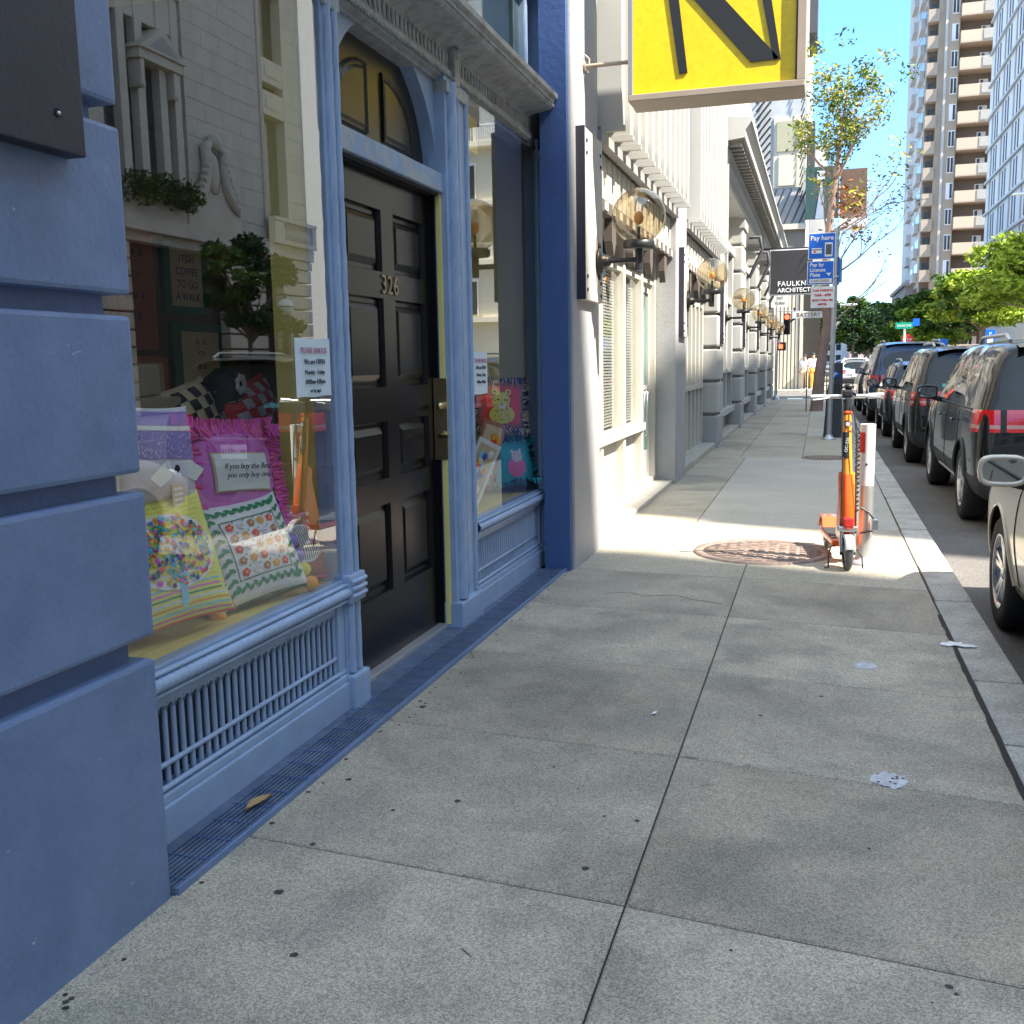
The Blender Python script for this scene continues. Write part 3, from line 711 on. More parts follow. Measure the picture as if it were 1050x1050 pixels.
# framed pictures at the back
for i, (y, z, w_, h, fr_, pp, txt, lab) in enumerate([(6.23, 2.05, .50, .50, 'dkgreen', 'tan', ['I FISH', 'COFFEE', 'TO GO', 'A WALK'], 'green framed motto print with a tan field on the dark back wall'),
                                               (5.65, 1.95, .46, .78, 'brown', 'brown', ['* * *', '* *', '* * *', '* *'], 'large brown sampler hanging nearest the pier on the back wall'),
                                               (6.35, 1.50, .62, .50, 'dkgreen', 'tan', ['o  o', '<>', 'o o'], 'wide tan picture with green frame below the green framed print'),
                                               (5.75, 1.35, .42, .34, 'brown', 'tan', ['* *', 'o'], 'small picture low beside the wide tan one')]):
    t = thing('framed_picture', lab, 'picture', (-3.9, y, z), 'pictures on the shop back wall')
    m = MB(); m.box(-4.2, -4.16, y-w_/2, y+w_/2, z-h/2, z+h/2, F[fr_], b=.01); m.build('frame', t)
    m = MB(); m.box(-4.16, -4.155, y-w_*.36, y+w_*.36, z-h*.38, z+h*.38, F[pp])
    for k, s_ in enumerate(txt): text_mb(s_, h*.15, ink, (-4.152, y, z+h*.25-k*h*.17), mb=m)
    m.build('print', t)
m = MB(); m.box(-4.3, -4.2, 2.2, 7.05, .0, 2.98, mat('brown_back_wall', (.16, .10, .06), .8)); m.build('back_wall', shop)
# notices on the glass
def notice(y0, y1, z0, z1, lines, label):
    t = thing('paper_notice', label, 'notice', (-1.86, (y0+y1)/2, z0), 'paper notices on the shop glass')
    m = MB()
    m.grid(lambda a, b: (-1.862+.004*sin(a*3)*b, y0+(y1-y0)*a, z0+(z1-z0)*b+.002*sin(a*9)), 6, 2, paper); m.build('sheet', t)
    m = MB()
    for s_, z, sz, mm in lines: text_mb(s_, sz*.95, mm, (-1.8555, (y0+y1)/2, z), mb=m)
    m.build('lettering', t)
notice(3.45, 3.735, 1.315, 1.535, [('PLEASE KNOCK', 1.49, .032, pinkink), ('We are OPEN', 1.447, .030, ink), ('Monday - Friday', 1.408, .026, ink), ('10:00am-4:00pm', 1.372, .026, ink), ('or by appt', 1.338, .022, ink)], 'pale blue paper notice with opening hours taped inside the left window')
notice(5.50, 5.76, 1.26, 1.50, [('PLEASE KNOCK', 1.45, .032, pinkink), ('We are OPEN', 1.41, .03, ink), ('Monday - Friday', 1.37, .026, ink), ('10:00am-4:00pm', 1.33, .026, ink)], 'small pale notice stuck on the right window beside the leopard cushion')
# right window: leopard cushion
t = thing('cushion', 'fringed cushion with a golden leopard head on red', 'cushion', (-2.15, 6.2, .9), 'cushions in the shop windows')
P_ = Pillow(.42, .38, .10, (-2.10, 6.72, 1.15), rad(-8), rad(-52), rad(-5)); m = MB(); P_.body(m, F['brown'], F['black'])
P_.rect(m, -.70, .70, -.70, .70, F['red'], .004, 8)
for k in range(220):
    e = rp.random(); u = rp.uniform(-.9, .9); v = rp.uniform(-.9, .9)
    if abs(u) > .72 or abs(v) > .72: P_.disc(m, u, v, .03, .025, F['black'], .004, 6)
P_.disc(m, -.02, .14, .34, .36, F['gold'], .009, 18); P_.disc(m, .04, -.38, .48, .36, F['gold'], .0065, 18)
for s_ in (-1, 1):
    P_.disc(m, s_*.25, .50, .12, .12, F['gold'], .0075, 10); P_.disc(m, s_*.25, .50, .06, .06, F['brown'], .009, 8); P_.disc(m, s_*.13, .18, .05, .035, F['black'], .009, 8, s_*.3)
P_.disc(m, 0, -.06, .13, .12, F['cream'], .009, 10); P_.disc(m, 0, .0, .06, .035, F['brown'], .0105, 8)
for k in range(70):
    u = rp.uniform(-.36, .36); v = rp.uniform(-.65, .5)
    if not (abs(u) < .18 and -.2 < v < .25): P_.disc(m, u, v, .022, .022, F['black'], .0095, 5)
m.build('cover', t); m = MB(); P_.fringe(m, [F['black'], F['tan']], .05, 500, .006); m.build('fringe', t)
t = thing('cushion', 'teal fringed cushion with a pink spotted cat below the leopard cushion', 'cushion', (-2.15, 6.3, .57), 'cushions in the shop windows')
P_ = Pillow(.36, .34, .10, (-2.04, 6.78, .76), rad(-12), rad(-48), rad(4)); m = MB(); P_.body(m, F['teal'], F['black'])
P_.disc(m, .1, -.3, .42, .45, F['rose'], .005, 14); P_.disc(m, .15, .15, .26, .26, F['lav'], .007, 12)
for s_ in (-1, 1): P_.disc(m, .15+s_*.18, .40, .07, .09, F['lav'], .0075, 6)
for k in range(50): P_.disc(m, rp.uniform(-.2, .45), rp.uniform(-.65, .3), .02, .02, F['red'], .009, 5)
m.build('cover', t); m = MB(); P_.fringe(m, [F['black'], F['teal']], .05, 400, .006); m.build('fringe', t)
for i, (y, z, yaw, roll, lab, a, b) in enumerate([(6.22, .86, -.9, -.35, 'tall red and tan printed card leaning beside the leopard cushion', 'brown', 'red'), (6.02, .76, -.9, -.5, 'pale blue printed card with a red figure leaning at the front of the right window', 'cream', 'sky')]):
    t = thing('printed_card', lab, 'card', (-2.02, y, .57), 'printed cards in the right window')
    T = Matrix.Translation((-2.02, y, z)) @ Matrix.Rotation(yaw, 4, 'Z') @ Matrix.Rotation(roll, 4, 'X') @ Matrix.Rotation(-.2, 4, 'Y')
    m = MB(); m.box(-.006, .006, -.08, .08, -.22, .22, F[a], T); m.box(.006, .0075, -.06, .06, -.19, .19, F['tan'], T)
    for k in range(14): m.ball((.008, rp.uniform(-.045, .045), rp.uniform(-.16, .16)), .022, F[rp.choice(['red', b, 'orange', 'cream', 'blue'])], 8, sc=(.12, 1, 1.3), T=T)
    m.build('card', t)
t = thing('folded_textile', 'black and white zebra striped cloth behind the printed cards', 'textile', (-2.3, 5.7, .9))
P_ = Pillow(.30, .52, .12, (-2.26, 6.35, 1.0), rad(-10), rad(-30), rad(-6)); m = MB(); P_.body(m, F['white'], F['black'])
for k in range(12): P_.rect(m, -.9+k*.15, -.83+k*.15, -.9, .9, F['black'], .004, 6)
m.build('cloth', t)

# fallen leaf & litter
t = MB(); lf = mat('dry_leaf', (.38, .24, .10), .7)
t.grid(lambda a, b: (-1.72+.02*sin(pi*a)*(b-.5)*2+.02*a, 2.72+a*.13, .024+.012*abs(b-.5)*2+.006*sin(pi*a)), 10, 4, lf); o = t.build('fallen_leaf'); tag(o, 'dry brown leaf lying on the blue threshold strip below the grille', 'leaf')
t = MB(); t.grid(lambda a, b: (-.62+.018*a, 4.0+.03*b, .004+.006*a), 3, 3, F['cream']); o = t.build('paper_scrap'); tag(o, 'tiny white scrap on the pavement left of the middle joint', 'litter')
t = MB()
t.prism([(.61, 5.35), (.65, 5.33), (.68, 5.355), (.72, 5.33), (.78, 5.345), (.77, 5.37), (.715, 5.385), (.72, 5.42), (.69, 5.405), (.665, 5.43), (.65, 5.40), (.62, 5.395)], .004, .007, F['cream'], 'z'); o = t.build('flattened_paper'); tag(o, 'flattened pale paper lying across the kerb joint', 'litter')

# ------------------------------------------------------------------ white finned building (bays 1 and 2)
fin = thing('finned_white_building', 'white painted building with projecting vertical fins over its shopfronts and grey pillars', 'building', (-1.9, 12, 0))
wl = MB(); wl.box(-12, -1.88, 7.17, 17.3, 3.3, 5.4, white); wl.box(-12, -2.3, 6.95, 17.3, 5.4, 12, white); wl.box(-1.95, -1.88, 7.72, 17.3, 2.55, 3.3, whitec)
wl.box(-12, -2.6, 7, 17.4, -.1, .0, dark)
wl.build('upper_wall', fin)
pl = MB()
for (a, b) in ((6.862, 7.72), (12.1, 13.05)):
    pl.box(-1.80 if a < 7 else -1.98, -1.60, a, b, -.3, 5.4, greyp, b=.012)
    if a < 7: pl.box(-1.99, -1.80, 7.17, b, -.3, 3.3, greyp)
    pl.next()
pl.pieces('pillar', fin)
for bi, (y0, y1) in enumerate(((7.72, 12.1), (13.05, 17.3))):
    f = MB(); n = 12; s_ = (y1-y0)/n
    for k in range(n):
        y = y0+.12+k*s_
        f.box(-1.88, -1.44, y, y+.10, 3.17, 5.3, white, b=.006)
        f.box(-1.88, -1.49, y+.10, y+s_-.0, 3.30, 5.3, mat('fin_recess_shade', (.37, .36, .335), .6))  # recess painted darker to carry the shade between fins
        f.box(-1.60, -1.42, y-.012, y+.03, 3.13, 3.17, white)
    f.build('fin_screen', fin)
    r = MB(); r.box(-1.64, -1.57, y0, y1, 3.05, 3.125, mat('grey_rail', (.30, .29, .28), .6))
    for k in range(20):
        y = y0+.05+k*(y1-y0)/20
        r.box(-1.70, -1.67, y, y+(y1-y0)/20-.035, 2.70, 3.05, whitec)
    r.box(-1.90, -1.70, y0, y1, 2.66, 3.06, whitec); r.build('slatted_valance', fin)
    d = MB(); d.box(-1.72, -1.64, y0, y1, 2.60, 2.695, mat('valance_dark', (.10, .08, .07), .7))
    for k in range(14):
        y = y0+.1+k*(y1-y0)/14; d.box(-1.638, -1.63, y, y+.13, 2.615, 2.68, whitec)
    for k in range(4):
        y = y0+.9+k*1.0
        d.prism([(y-.09, 2.6), (y+.09, 2.6), (y+.09, 2.42), (y, 2.30), (y-.09, 2.42)], -1.72, -1.655, MATS['valance_dark'], 'x')
    d.build('bracketed_fascia', fin)
    # storefront
    if bi == 0:
        s = MB(); s.box(-1.98, -1.84, y0, y1, .0, .10, whitec)
        for y in (7.74, 8.9, 10.02, 11.08): s.box(-1.98, -1.83, y, y+.10, .10, 2.66, whitec, b=.006)
        s.box(-1.98, -1.80, 7.74, 11.15, .70, .78, whitec, b=.006); s.box(-1.98, -1.85, 7.74, 12.1, 2.30, 2.36, whitec)
        s.box(-1.98, -1.92, 7.74, 11.1, .10, .70, white); s.box(-1.94, -1.83, 11.98, 12.08, .10, 2.66, whitec)
        s.build('shopfront_frame', fin)
        bl = MB()
        for (a, b) in ((7.84, 8.9), (9.0, 10.02), (10.12, 11.08)):
            for k in range(52): bl.box(-1.945, -1.925, a+.02, b-.02, .82+k*.0285, .838+k*.0285, whitec)
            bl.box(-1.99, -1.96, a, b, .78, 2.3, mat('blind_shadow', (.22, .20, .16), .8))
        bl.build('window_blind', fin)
        p = MB()
        for (a, b) in ((7.84, 8.9), (9.0, 10.02), (10.12, 11.08)): p.add([(-1.89, a, .78), (-1.89, b, .78), (-1.89, b, 2.3), (-1.89, a, 2.3)], [(0, 1, 2, 3)], THINGLASS)
        p.build('window_pane', fin)
        dd = MB(); dm = mat('alu_door', (.30, .30, .29), .5)
        dd.box(-1.93, -1.89, 11.18, 11.26, .1, 2.3, whitec); dd.box(-1.93, -1.89, 11.90, 11.98, .1, 2.3, whitec); dd.box(-1.93, -1.89, 11.26, 11.90, .1, .42, dm)
        dd.box(-1.93, -1.885, 11.26, 11.90, 2.2, 2.3, whitec); dd.box(-1.93, -1.885, 11.26, 11.90, 1.12, 1.17, dm)
        dd.add([(-1.91, 11.26, .42), (-1.91, 11.9, .42), (-1.91, 11.9, 2.2), (-1.91, 11.26, 2.2)], [(0, 1, 2, 3)], mat('bluish_glass', (.10, .20, .20), .06, spec=.9))
        o = dd.build('shop_door', fin)
        h = MB(); 
        for y in (11.42, 11.62): h.tube([(-1.88, y, .6), (-1.86, y, .6), (-1.86, y, 1.1), (-1.88, y, 1.1)], .012, steel)
        h.build('push_handle', o)
        st = MB(); st.box(-1.99, -1.63, 7.72, 12.09, -.3, .045, concrete2, b=.01); st.build('entrance_step', fin)
    else:
        s = MB(); s.box(-1.98, -1.84, y0, y1, .0, .10, whitec)
        for k in range(9): s.box(-1.98, -1.84, y0+.02+k*.52, y0+.10+k*.52, .10, 2.66, whitec, b=.006)
        s.box(-1.97, -1.83, y0, y1, 1.0, 1.07, whitec); s.box(-1.97, -1.85, y0, y1, 2.28, 2.35, whitec)
        s.box(-1.97, -1.93, y0, y1, .1, .55, mat('grey_panel', (.34, .36, .37), .6))
        s.build('shopfront_frame', fin)
        p = MB(); p.box(-1.925, -1.92, y0, y1, .55, 2.28, winglass); p.build('window_pane', fin)
        st = MB(); st.box(-1.99, -1.62, y0+.01, y1, -.3, .09, concrete2, b=.01); st.build('entrance_step', fin)
# boards on pillars
wood = mat('weathered_board', (.50, .46, .43), .7, var=.15, vs=6, bump=.15)
for i, (y, w_) in enumerate(((6.98, .62), (12.32, .5), (17.6, .5), (22.9, .5), (28.2, .5), (33.5, .5))):
    t = thing('lamp_board', ['large weathered grey board bolted to the first grey pillar beside the blue shop', 'second lamp board, on the grey pillar past the first shopfront', 'third lamp board, at the start of the classical front', 'fourth lamp board along the classical front', 'fifth lamp board along the classical front', 'farthest lamp board near the street corner'][i], 'board', (-1.6, y, 1.85), 'boards carrying the globe lamps')
    zb = 1.86 if i == 0 else 1.72; zt = 3.0 if i == 0 else 2.75
    m = MB(); m.box(-1.598, -1.545, y+.012, y+w_, zb, zt, wood, b=.004); m.build('face_board', t)
    m = MB(); m.box(-1.599, -1.538, y, y+.012, zb, zt, mat('dark_board_edge', (.02, .02, .035), .6)); m.build('edge_strip', t)
    m = MB()
    for zz in (zb+.07, zb+.16, zt-.08, zt-.16):
        m.cyl((-1.545, y+.09, zz), (-1.537, y+.09, zz), .013, blackm); m.cyl((-1.545, y+w_-.07, zz-.02), (-1.537, y+w_-.07, zz-.02), .013, blackm)
    m.build('bolt', t)

# ------------------------------------------------------------------ globe wall lamps
GLOBE = glassmat('smoked_globe', (.78, .72, .60), 1.45, base=.13, gl=(.95, .88, .75))
def make_lamp(y, board_y, label):
    t = thing('globe_wall_lamp', label, 'wall lamp', (-1.54, y, 2.15), 'smoked glass globe lamps along the facade')
    m = MB(); m.ball((.29, 0, .305), .19, GLOBE, 40); m.build('glass_globe', t, True)
    m = MB(); m.lathe([(0, .075), (.105, .075), (.112, .085), (.112, .125), (.100, .135), (0, .135)], blackm, 28, Matrix.Translation((.29, 0, 0)))
    m.build('globe_seat', t, True)
    m = MB(); m.tube([(0.02, 0, 0), (.30, 0, 0)], .019, blackm, 12); m.cyl((.29, 0, -.075), (.29, 0, .09), .027, blackm); m.build('arm', t, True)
    R = Matrix.Rotation(pi/2, 4, 'Y')
    m = MB(); m.lathe([(0, 0), (.095, 0), (.098, .012), (.075, .022), (.05, .03), (.045, .06), (.03, .085), (0, .09)], blackm, 24, R)
    for zz in (.10, -.10): m.ball((.006, 0, zz), .030, blackm, 10, sc=(.4, 1, 1.1))
    m.build('wall_flange', t, True)
    m = MB(); m.cyl((.29, 0, .13), (.29, 0, .23), .012, blackm); m.build('bulb_holder', t, True)
    m = MB(); m.ball((.29, 0, .29), .035, mat('amber_bulb', (.75, .35, .08), .2, spec=.6), 14, sc=(1, 1, 1.35)); m.build('bulb', t, True)
    return t
lamps = [make_lamp(7.44, 0, 'nearest and largest smoked globe wall lamp on a black arm next to the blue pilaster')]
for i, lab in enumerate(['second globe lamp from the camera, on the pillar past the first shopfront', 'third globe lamp along the wall at the start of the classical front', 'fourth globe lamp along the wall', 'fifth globe lamp along the wall', 'farthest small globe lamp near the corner']):
    c = copy_tree(lamps[0]); c.location.y = 12.7+i*5.3; c['label'] = lab; lamps.append(c)

# ------------------------------------------------------------------ yellow projecting sign
sg = thing('projecting_sign', 'big yellow box sign with a bold black letter N hung over the pavement', 'sign', (-1.3, 7.2, 3.2))
ys_ = mat('yellow_sign', (.88, .60, .006), .4, var=.03, fine=.06, fs=30); fr = mat('bronze_frame', (.36, .29, .22), .45)
S0, S1, SZ = -1.28, -.13, 3.17
m = MB(); m.box(S0+.03, S1-.05, 7.215, 7.50, SZ+.05, 4.6, ys_); m.build('yellow_face', sg)
m = MB()
m.box(S0, S1, 7.18, 7.52, SZ, SZ+.045, fr, b=.006); m.box(S0, S0+.028, 7.18, 7.52, SZ+.045, 4.62, mat('sign_side', (.25, .25, .30), .45)); m.box(S1-.05, S1, 7.18, 7.52, SZ+.045, 4.62, fr)
m.box(S1-.062, S1-.05, 7.19, 7.215, SZ+.045, 4.6, mat('sign_gasket', (.10, .04, .02), .6)); m.box(S0, S1, 7.18, 7.52, 4.6, 4.65, fr); m.build('sign_frame', sg)
m = MB(); bk = mat('sign_black', (.012, .012, .012), .5)
def sgp(pts): m.prism(pts, 7.206, 7.2145, bk, 'y')
sgp([(-1.065, 4.15), (-.99, 4.15), (-.885, 3.33), (-.94, 3.325)])
sgp([(-1.16, 4.15), (-.99, 4.15), (-.30, 3.37), (-.305, 3.36), (-.475, 3.355)])
sgp([(-.49, 4.15), (-.42, 4.15), (-.285, 3.36), (-.33, 3.355)])
m.build('letter', sg)
m = MB(); m.tube([(-1.60, 7.25, 3.445), (-1.28, 7.25, 3.445)], .014, fr); m.cyl((-1.60, 7.25, 3.445), (-1.585, 7.25, 3.445), .035, fr); m.tube([(-1.59, 7.25, 3.52), (-1.56, 7.25, 3.49), (-1.57, 7.25, 3.40)], .007, fr); m.tube([(-1.60, 7.25, 4.5), (-1.28, 7.25, 4.5)], .014, fr); m.build('wall_arm', sg)

# ------------------------------------------------------------------ classical white building, y 17.3 .. 39
cl = thing('classical_white_building', 'white classical building with rusticated pilasters and a deep cornice running to the corner', 'building', (-1.9, 28, 0))
cw = mat('white_stone_paint', (.47, .46, .43), .6, var=.1, vs=1.5, bump=.1); cwd = mat('rustic_groove', (.16, .15, .14), .8)
m = MB(); m.box(-14, -1.92, 17.3, 39.2, -.3, 4.4, cw); m.box(-14, -2.3, 17.3, 39.2, 4.4, 9.5, cw); m.build('wall', cl)
for k in range(5):
    y0 = 17.35+k*5.3; y1 = y0+1.0
    if k == 4: y1 = 39.15
    m = MB(); m.box(-1.95, -1.655, y0+.02, y1-.02, -.3, 4.4, cwd)
    for j in range(8):
        z = .0+j*.55; m.box(-1.96, -1.60, y0, y1, max(z, -.3)+.022, z+.528, greyp if j < 1 else cw, b=.03)
    m.box(-1.96, -1.57, y0-.03, y1+.03, -.3, .022, greyp)
    m.box(-1.96, -1.56, y0-.04, y1+.04, 4.2, 4.4, cw); m.build('rusticated_pilaster', cl)
    if k < 4:
        a, b = y1, y0+5.3
        m = MB()
        for y in (a+.12, a+1.42, a+2.75, b-.24): m.box(-1.93, -1.78, y, y+.14, .45, 3.7, cw, b=.01)
        m.box(-1.93, -1.72, a, b, .38, .5, cw, b=.01); m.box(-1.93, -1.76, a, b, 3.6, 3.75, cw); m.box(-1.93, -1.80, a, b, 2.6, 2.7, cw); m.box(-1.93, -1.78, a, b, 1.2, 1.28, cw)
        m.build('window_frame', cl)
        m = MB(); m.box(-1.925, -1.88, a, b, .5, 3.6, winglass); m.build('window_pane', cl)
        m = MB(); m.box(-1.98, -1.63, a+.04, b-.04, -.3, .07, concrete2, b=.01); m.build('doorstep', cl)
m = MB()
prf = [(-2.1, 4.4), (-1.55, 4.4), (-1.55, 4.5), (-1.50, 4.56), (-1.50, 4.70), (-1.44, 4.75), (-1.44, 4.83), (-1.18, 4.86), (-1.18, 4.97), (-1.12, 5.05), (-1.08, 5.10), (-1.08, 5.16), (-2.1, 5.25)]
m.prism(prf, 16.9, 39.4, cw, 'y')
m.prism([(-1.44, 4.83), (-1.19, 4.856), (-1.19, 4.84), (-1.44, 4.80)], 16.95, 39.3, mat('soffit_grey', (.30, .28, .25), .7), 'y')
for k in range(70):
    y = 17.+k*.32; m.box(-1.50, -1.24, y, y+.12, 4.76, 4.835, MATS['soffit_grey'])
m.build('cornice', cl)
# dark iron bracket with shade by the corner
m = MB(); dk = mat('dark_shadow_metal', (.05, .05, .055), .6)
for k in range(4):
    y = 24.5+k*3.5
    m.tube([(-1.6, y, 4.2), (-1.35, y, 4.2), (-1.3, y, 3.9), (-1.58, y, 3.3)], .04, dk, 8); m.box(-1.62, -1.35, y-.05, y+.05, 3.9, 4.0, dk); m.next()
m.pieces('iron_bracket', cl)
# far side of the crossing: grey building with shadow streaks made as dark bars
fb = thing('corner_building', 'pale grey corner building across the side street with a lit window bay', 'building', (-2, 54, 0))
gw = mat('grey_stucco', (.50, .49, .47), .7, var=.12, vs=.5, bump=.1); cream_ = mat('cream_ribbed', (.62, .55, .42), .7, var=.1)
m = MB(); m.box(-20, -.82, 53.2, 75, -.1, 30, gw); m.box(-6, -.84, 53.1, 53.2, 7.9, 14.2, mat('stripe_grey', (.46, .46, .45), .7))
m.build('wall', fb)
m = MB(); m.box(-6, -.80, 52.9, 53.2, 5.9, 7.7, mat('brown_band', (.22, .19, .15), .8)); m.box(-6, -.76, 52.7, 53.2, 7.7, 7.95, cream_); m.build('sign_band', fb)
m = MB()
for k in range(14): m.box(-3.3+k*.18, -3.18+k*.18, 53.05, 53.2, 0, 5.9, cream_)
m.box(-.95, -.82, 53.0, 53.2, 0, 5.9, cream_); m.build('ribbed_pier', fb)
m = MB(); m.box(-2.35, -1.0, 53.05, 53.19, 9.7, 13.0, cream_); m.build('window_frame', fb)
m = MB(); m.box(-2.2, -1.15, 53.0, 53.06, 11.4, 12.8, mat('tan_blind', (.40, .37, .24), .7)); m.box(-2.1, -1.25, 52.98, 53.05, 9.8, 11.2, cream_); m.build('window_blind', fb)
m = MB()
for k in range(16):
    z = 8.0+k*.38; m.tube([(-3.2, 53.0, z), (-2.5, 52.9, z+.8)], .05, dk, 6); m.tube([(-.95, 52.9, z+1.5), (-1.1, 52.9, z+1.0)], .03, dk, 6)
for k in range(7): m.tube([(-3.2+k*.35, 52.8, 7.95), (-2.5+k*.35, 52.8, 9.6)], .05, dk, 6)
m.build('shadow_streaks', fb)  # dark bars stand in for slanting shadow streaks on the wall
m = MB(); m.box(-.82, -.45, 54, 58, 9.0, 12.9, dk); m.next(); m.box(-.82, -.45, 54, 58, 17.0, 22., dk); m.pieces('side_balcony', fb)
m = MB(); m.box(-.80, .0, 53.6, 54, 0, 4.6, mat('shop_dark', (.03, .025, .02), .8)); m.box(-.8, .35, 53.8, 60, 4.6, 4.9, dk); m.build('shop_entrance', fb)
gs = thing('blade_sign', 'dark green blade sign with a small white emblem beyond the crossing', 'sign', (0, 54, 8))
m = MB(); m.box(-.82, .72, 52.6, 52.8, 8.1, 10.5, mat('dark_green', (.035, .075, .065), .5)); m.build('panel', gs)
m = MB(); m.box(-.30, .05, 52.57, 52.6, 9.9, 10.3, F['white']); text_mb('RS', .3, ink, (-.13, 52.565, 10.1), (1, 0, 0), (0, 0, 1), m); m.prism([(-.35, 8.1), (.1, 8.1), (-.05, 9.8), (-.12, 9.8)], 52.575, 52.6, galv, 'y'); m.build('emblem', gs)
bb = thing('roof_deck_box', 'brown projecting balcony box with a white base behind the bare twigs', 'balcony', (1.2, 53, 8))
m = MB(); m.box(.80, 2.0, 53.4, 55, 8.2, 10.45, mat('brown_box', (.16, .09, .06), .8)); m.build('box', bb); m = MB(); m.box(.75, 2.05, 53.3, 55, 7.75, 8.15, F['cream']); m.build('base_ledge', bb)
# more buildings down the left side
lb = thing('left_far_building', 'pale low building with white bay windows far along the left side', 'building', (0, 100, 0))
m = MB(); m.box(-20, .2, 76, 130, 0, 16, gw); m.build('wall', lb); m = MB()
for k in range(6): m.box(.2, 1.4, 78+k*7, 82+k*7, 3.5, 5.5, F['white'])
m.build('bay_window', lb)

# architect's sign
t = thing('hanging_sign', 'square black sign with thin white border and architect lettering', 'sign', (-.85, 30, 3.3))
X0, X1, Za, Zb = -1.38, -.20, 3.22, 4.46
m = MB(); m.box(X0, X1, 30.0, 30.12, Za, Zb, F['white']); m.box(X0+.03, X1-.03, 29.985, 30.0, Za+.03, Zb-.03, mat('charcoal', (.035, .035, .04), .6)); m.build('panel', t)
m = MB(); text_mb('FAULKNER', .185, F['white'], (X0+.22, 29.975, Za+.30), (1, 0, 0), (0, 0, 1), m, align='LEFT', sp=1.15, bold=.004); text_mb('ARCHITECTS', .165, F['white'], (X0+.22, 29.975, Za+.125), (1, 0, 0), (0, 0, 1), m, align='LEFT', bold=.004); m.build('lettering', t)
m = MB(); m.tube([(-1.6, 30.06, Zb+.03), (X1, 30.06, Zb+.03)], .025, blackm); m.build('bracket', t)

# traffic light and signs across the crossing
t = thing('traffic_signal', 'traffic signal with red light lit and a red hand pedestrian signal on a thin pole', 'traffic light', (-1.15, 40, 0))
px = -1.15
m = MB(); m.tube([(px-.35, 39.0, 0), (px-.35, 39.0, 2.0)], .05, blackm); m.lathe([(.13, 0), (.13, .08), (.06, .16)], galv, 12, Matrix.Translation((px-.35, 39, 0))); m.tube([(px-.35, 39, 2.0), (px-.2, 39, 2.6), (px+.25, 39, 2.9), (px+.25, 39, 3.3)], .04, blackm); m.build('pole', t)
m = MB(); m.box(px-.12, px+.12, 38.9, 39.12, 2.35, 3.10, blackm, b=.02)
for z in (2.97, 2.73, 2.48):
    m.tube([(px, 38.9, z), (px, 38.74, z)], .10, blackm, 12, cap=False)
m.build('signal_head', t)
m = MB(); m.cyl((px, 38.9, 2.97), (px, 38.87, 2.97), .085, mat('red_lamp', (.9, .05, .02), .4, emit=1.2)); m.build('red_light', t)
m = MB(); m.box(px-.32, px-.02, 38.9, 39.1, 1.78, 2.08, blackm, b=.02); m.build('pedestrian_head', t)
m = MB(); m.box(px-.27, px-.13, 38.88, 38.9, 1.85, 2.0, MATS['red_lamp']); m.tube([(px-.25, 38.885, 2.0), (px-.25, 38.885, 2.04)], .012, MATS['red_lamp']); m.build('red_hand', t)
def plate(name, label, cat, x0, x1, y, z0, z1, bg_, texts, tm, post=None, group=None, t=.012, border=None):
    o = thing(name, label, cat, ((x0+x1)/2, y, z0), group)
    m = MB(); m.box(x0, x1, y, y+t, z0, z1, bg_, b=.003)
    if border: m.box(x0+.012, x1-.012, y-.002, y, z0+.012, z1-.012, border)
    m.build('plate', o)
    m = MB()
    for s_, cx, cz, sz in texts: text_mb(s_, sz, tm, (cx, y-.005, cz), (1, 0, 0), (0, 0, 1), m, bold=.002)
    m.build('lettering', o)
    return o
wh = mat('sign_white', (.78, .78, .76), .4); blk = mat('sign_ink', (.01, .01, .01), .5); rd = mat('sign_red', (.62, .03, .03), .5); bl_ = mat('sign_blue', (.01, .13, .60), .35); gr_ = mat('sign_green', (.0, .30, .18), .4)
o = plate('one_way_sign', 'small black one way sign with a white arrow beneath the black hanging sign', 'sign', -1.72, -.72, 38.5, 3.86, 4.12, blk, [('ONE WAY', -1.25, 3.99, .12)], blk)
m = MB(); m.prism([(-1.68, 3.93), (-1.0, 3.93), (-1.0, 3.89), (-.76, 3.99), (-1.0, 4.09), (-1.0, 4.05), (-1.68, 4.05)], 38.494, 38.499, wh, 'y'); m.build('arrow', o)
o = plate('street_notice', 'small white square notice under the one way sign', 'sign', -1.7, -1.1, 38.5, 3.30, 3.78, wh, [('NO', -1.4, 3.63, .14), ('TURN', -1.4, 3.45, .13)], mat('olive_ink', (.2, .2, .12), .6))
m = MB(); m.tube([(-1.5, 38.53, 0), (-1.5, 38.53, 4.15)], .035, galv); m.tube([(-1.5, 38.53, 3.2), (.3, 38.53, 3.05)], .02, galv); m.build('post', o)
plate('street_name_sign', 'white street name sign reading BATTERY beside the red traffic light', 'sign', -.95, .22, 38.5, 2.90, 3.12, wh, [('BATTERY', -.4, 3.01, .2)], mat('brown_ink', (.25, .12, .06), .6))

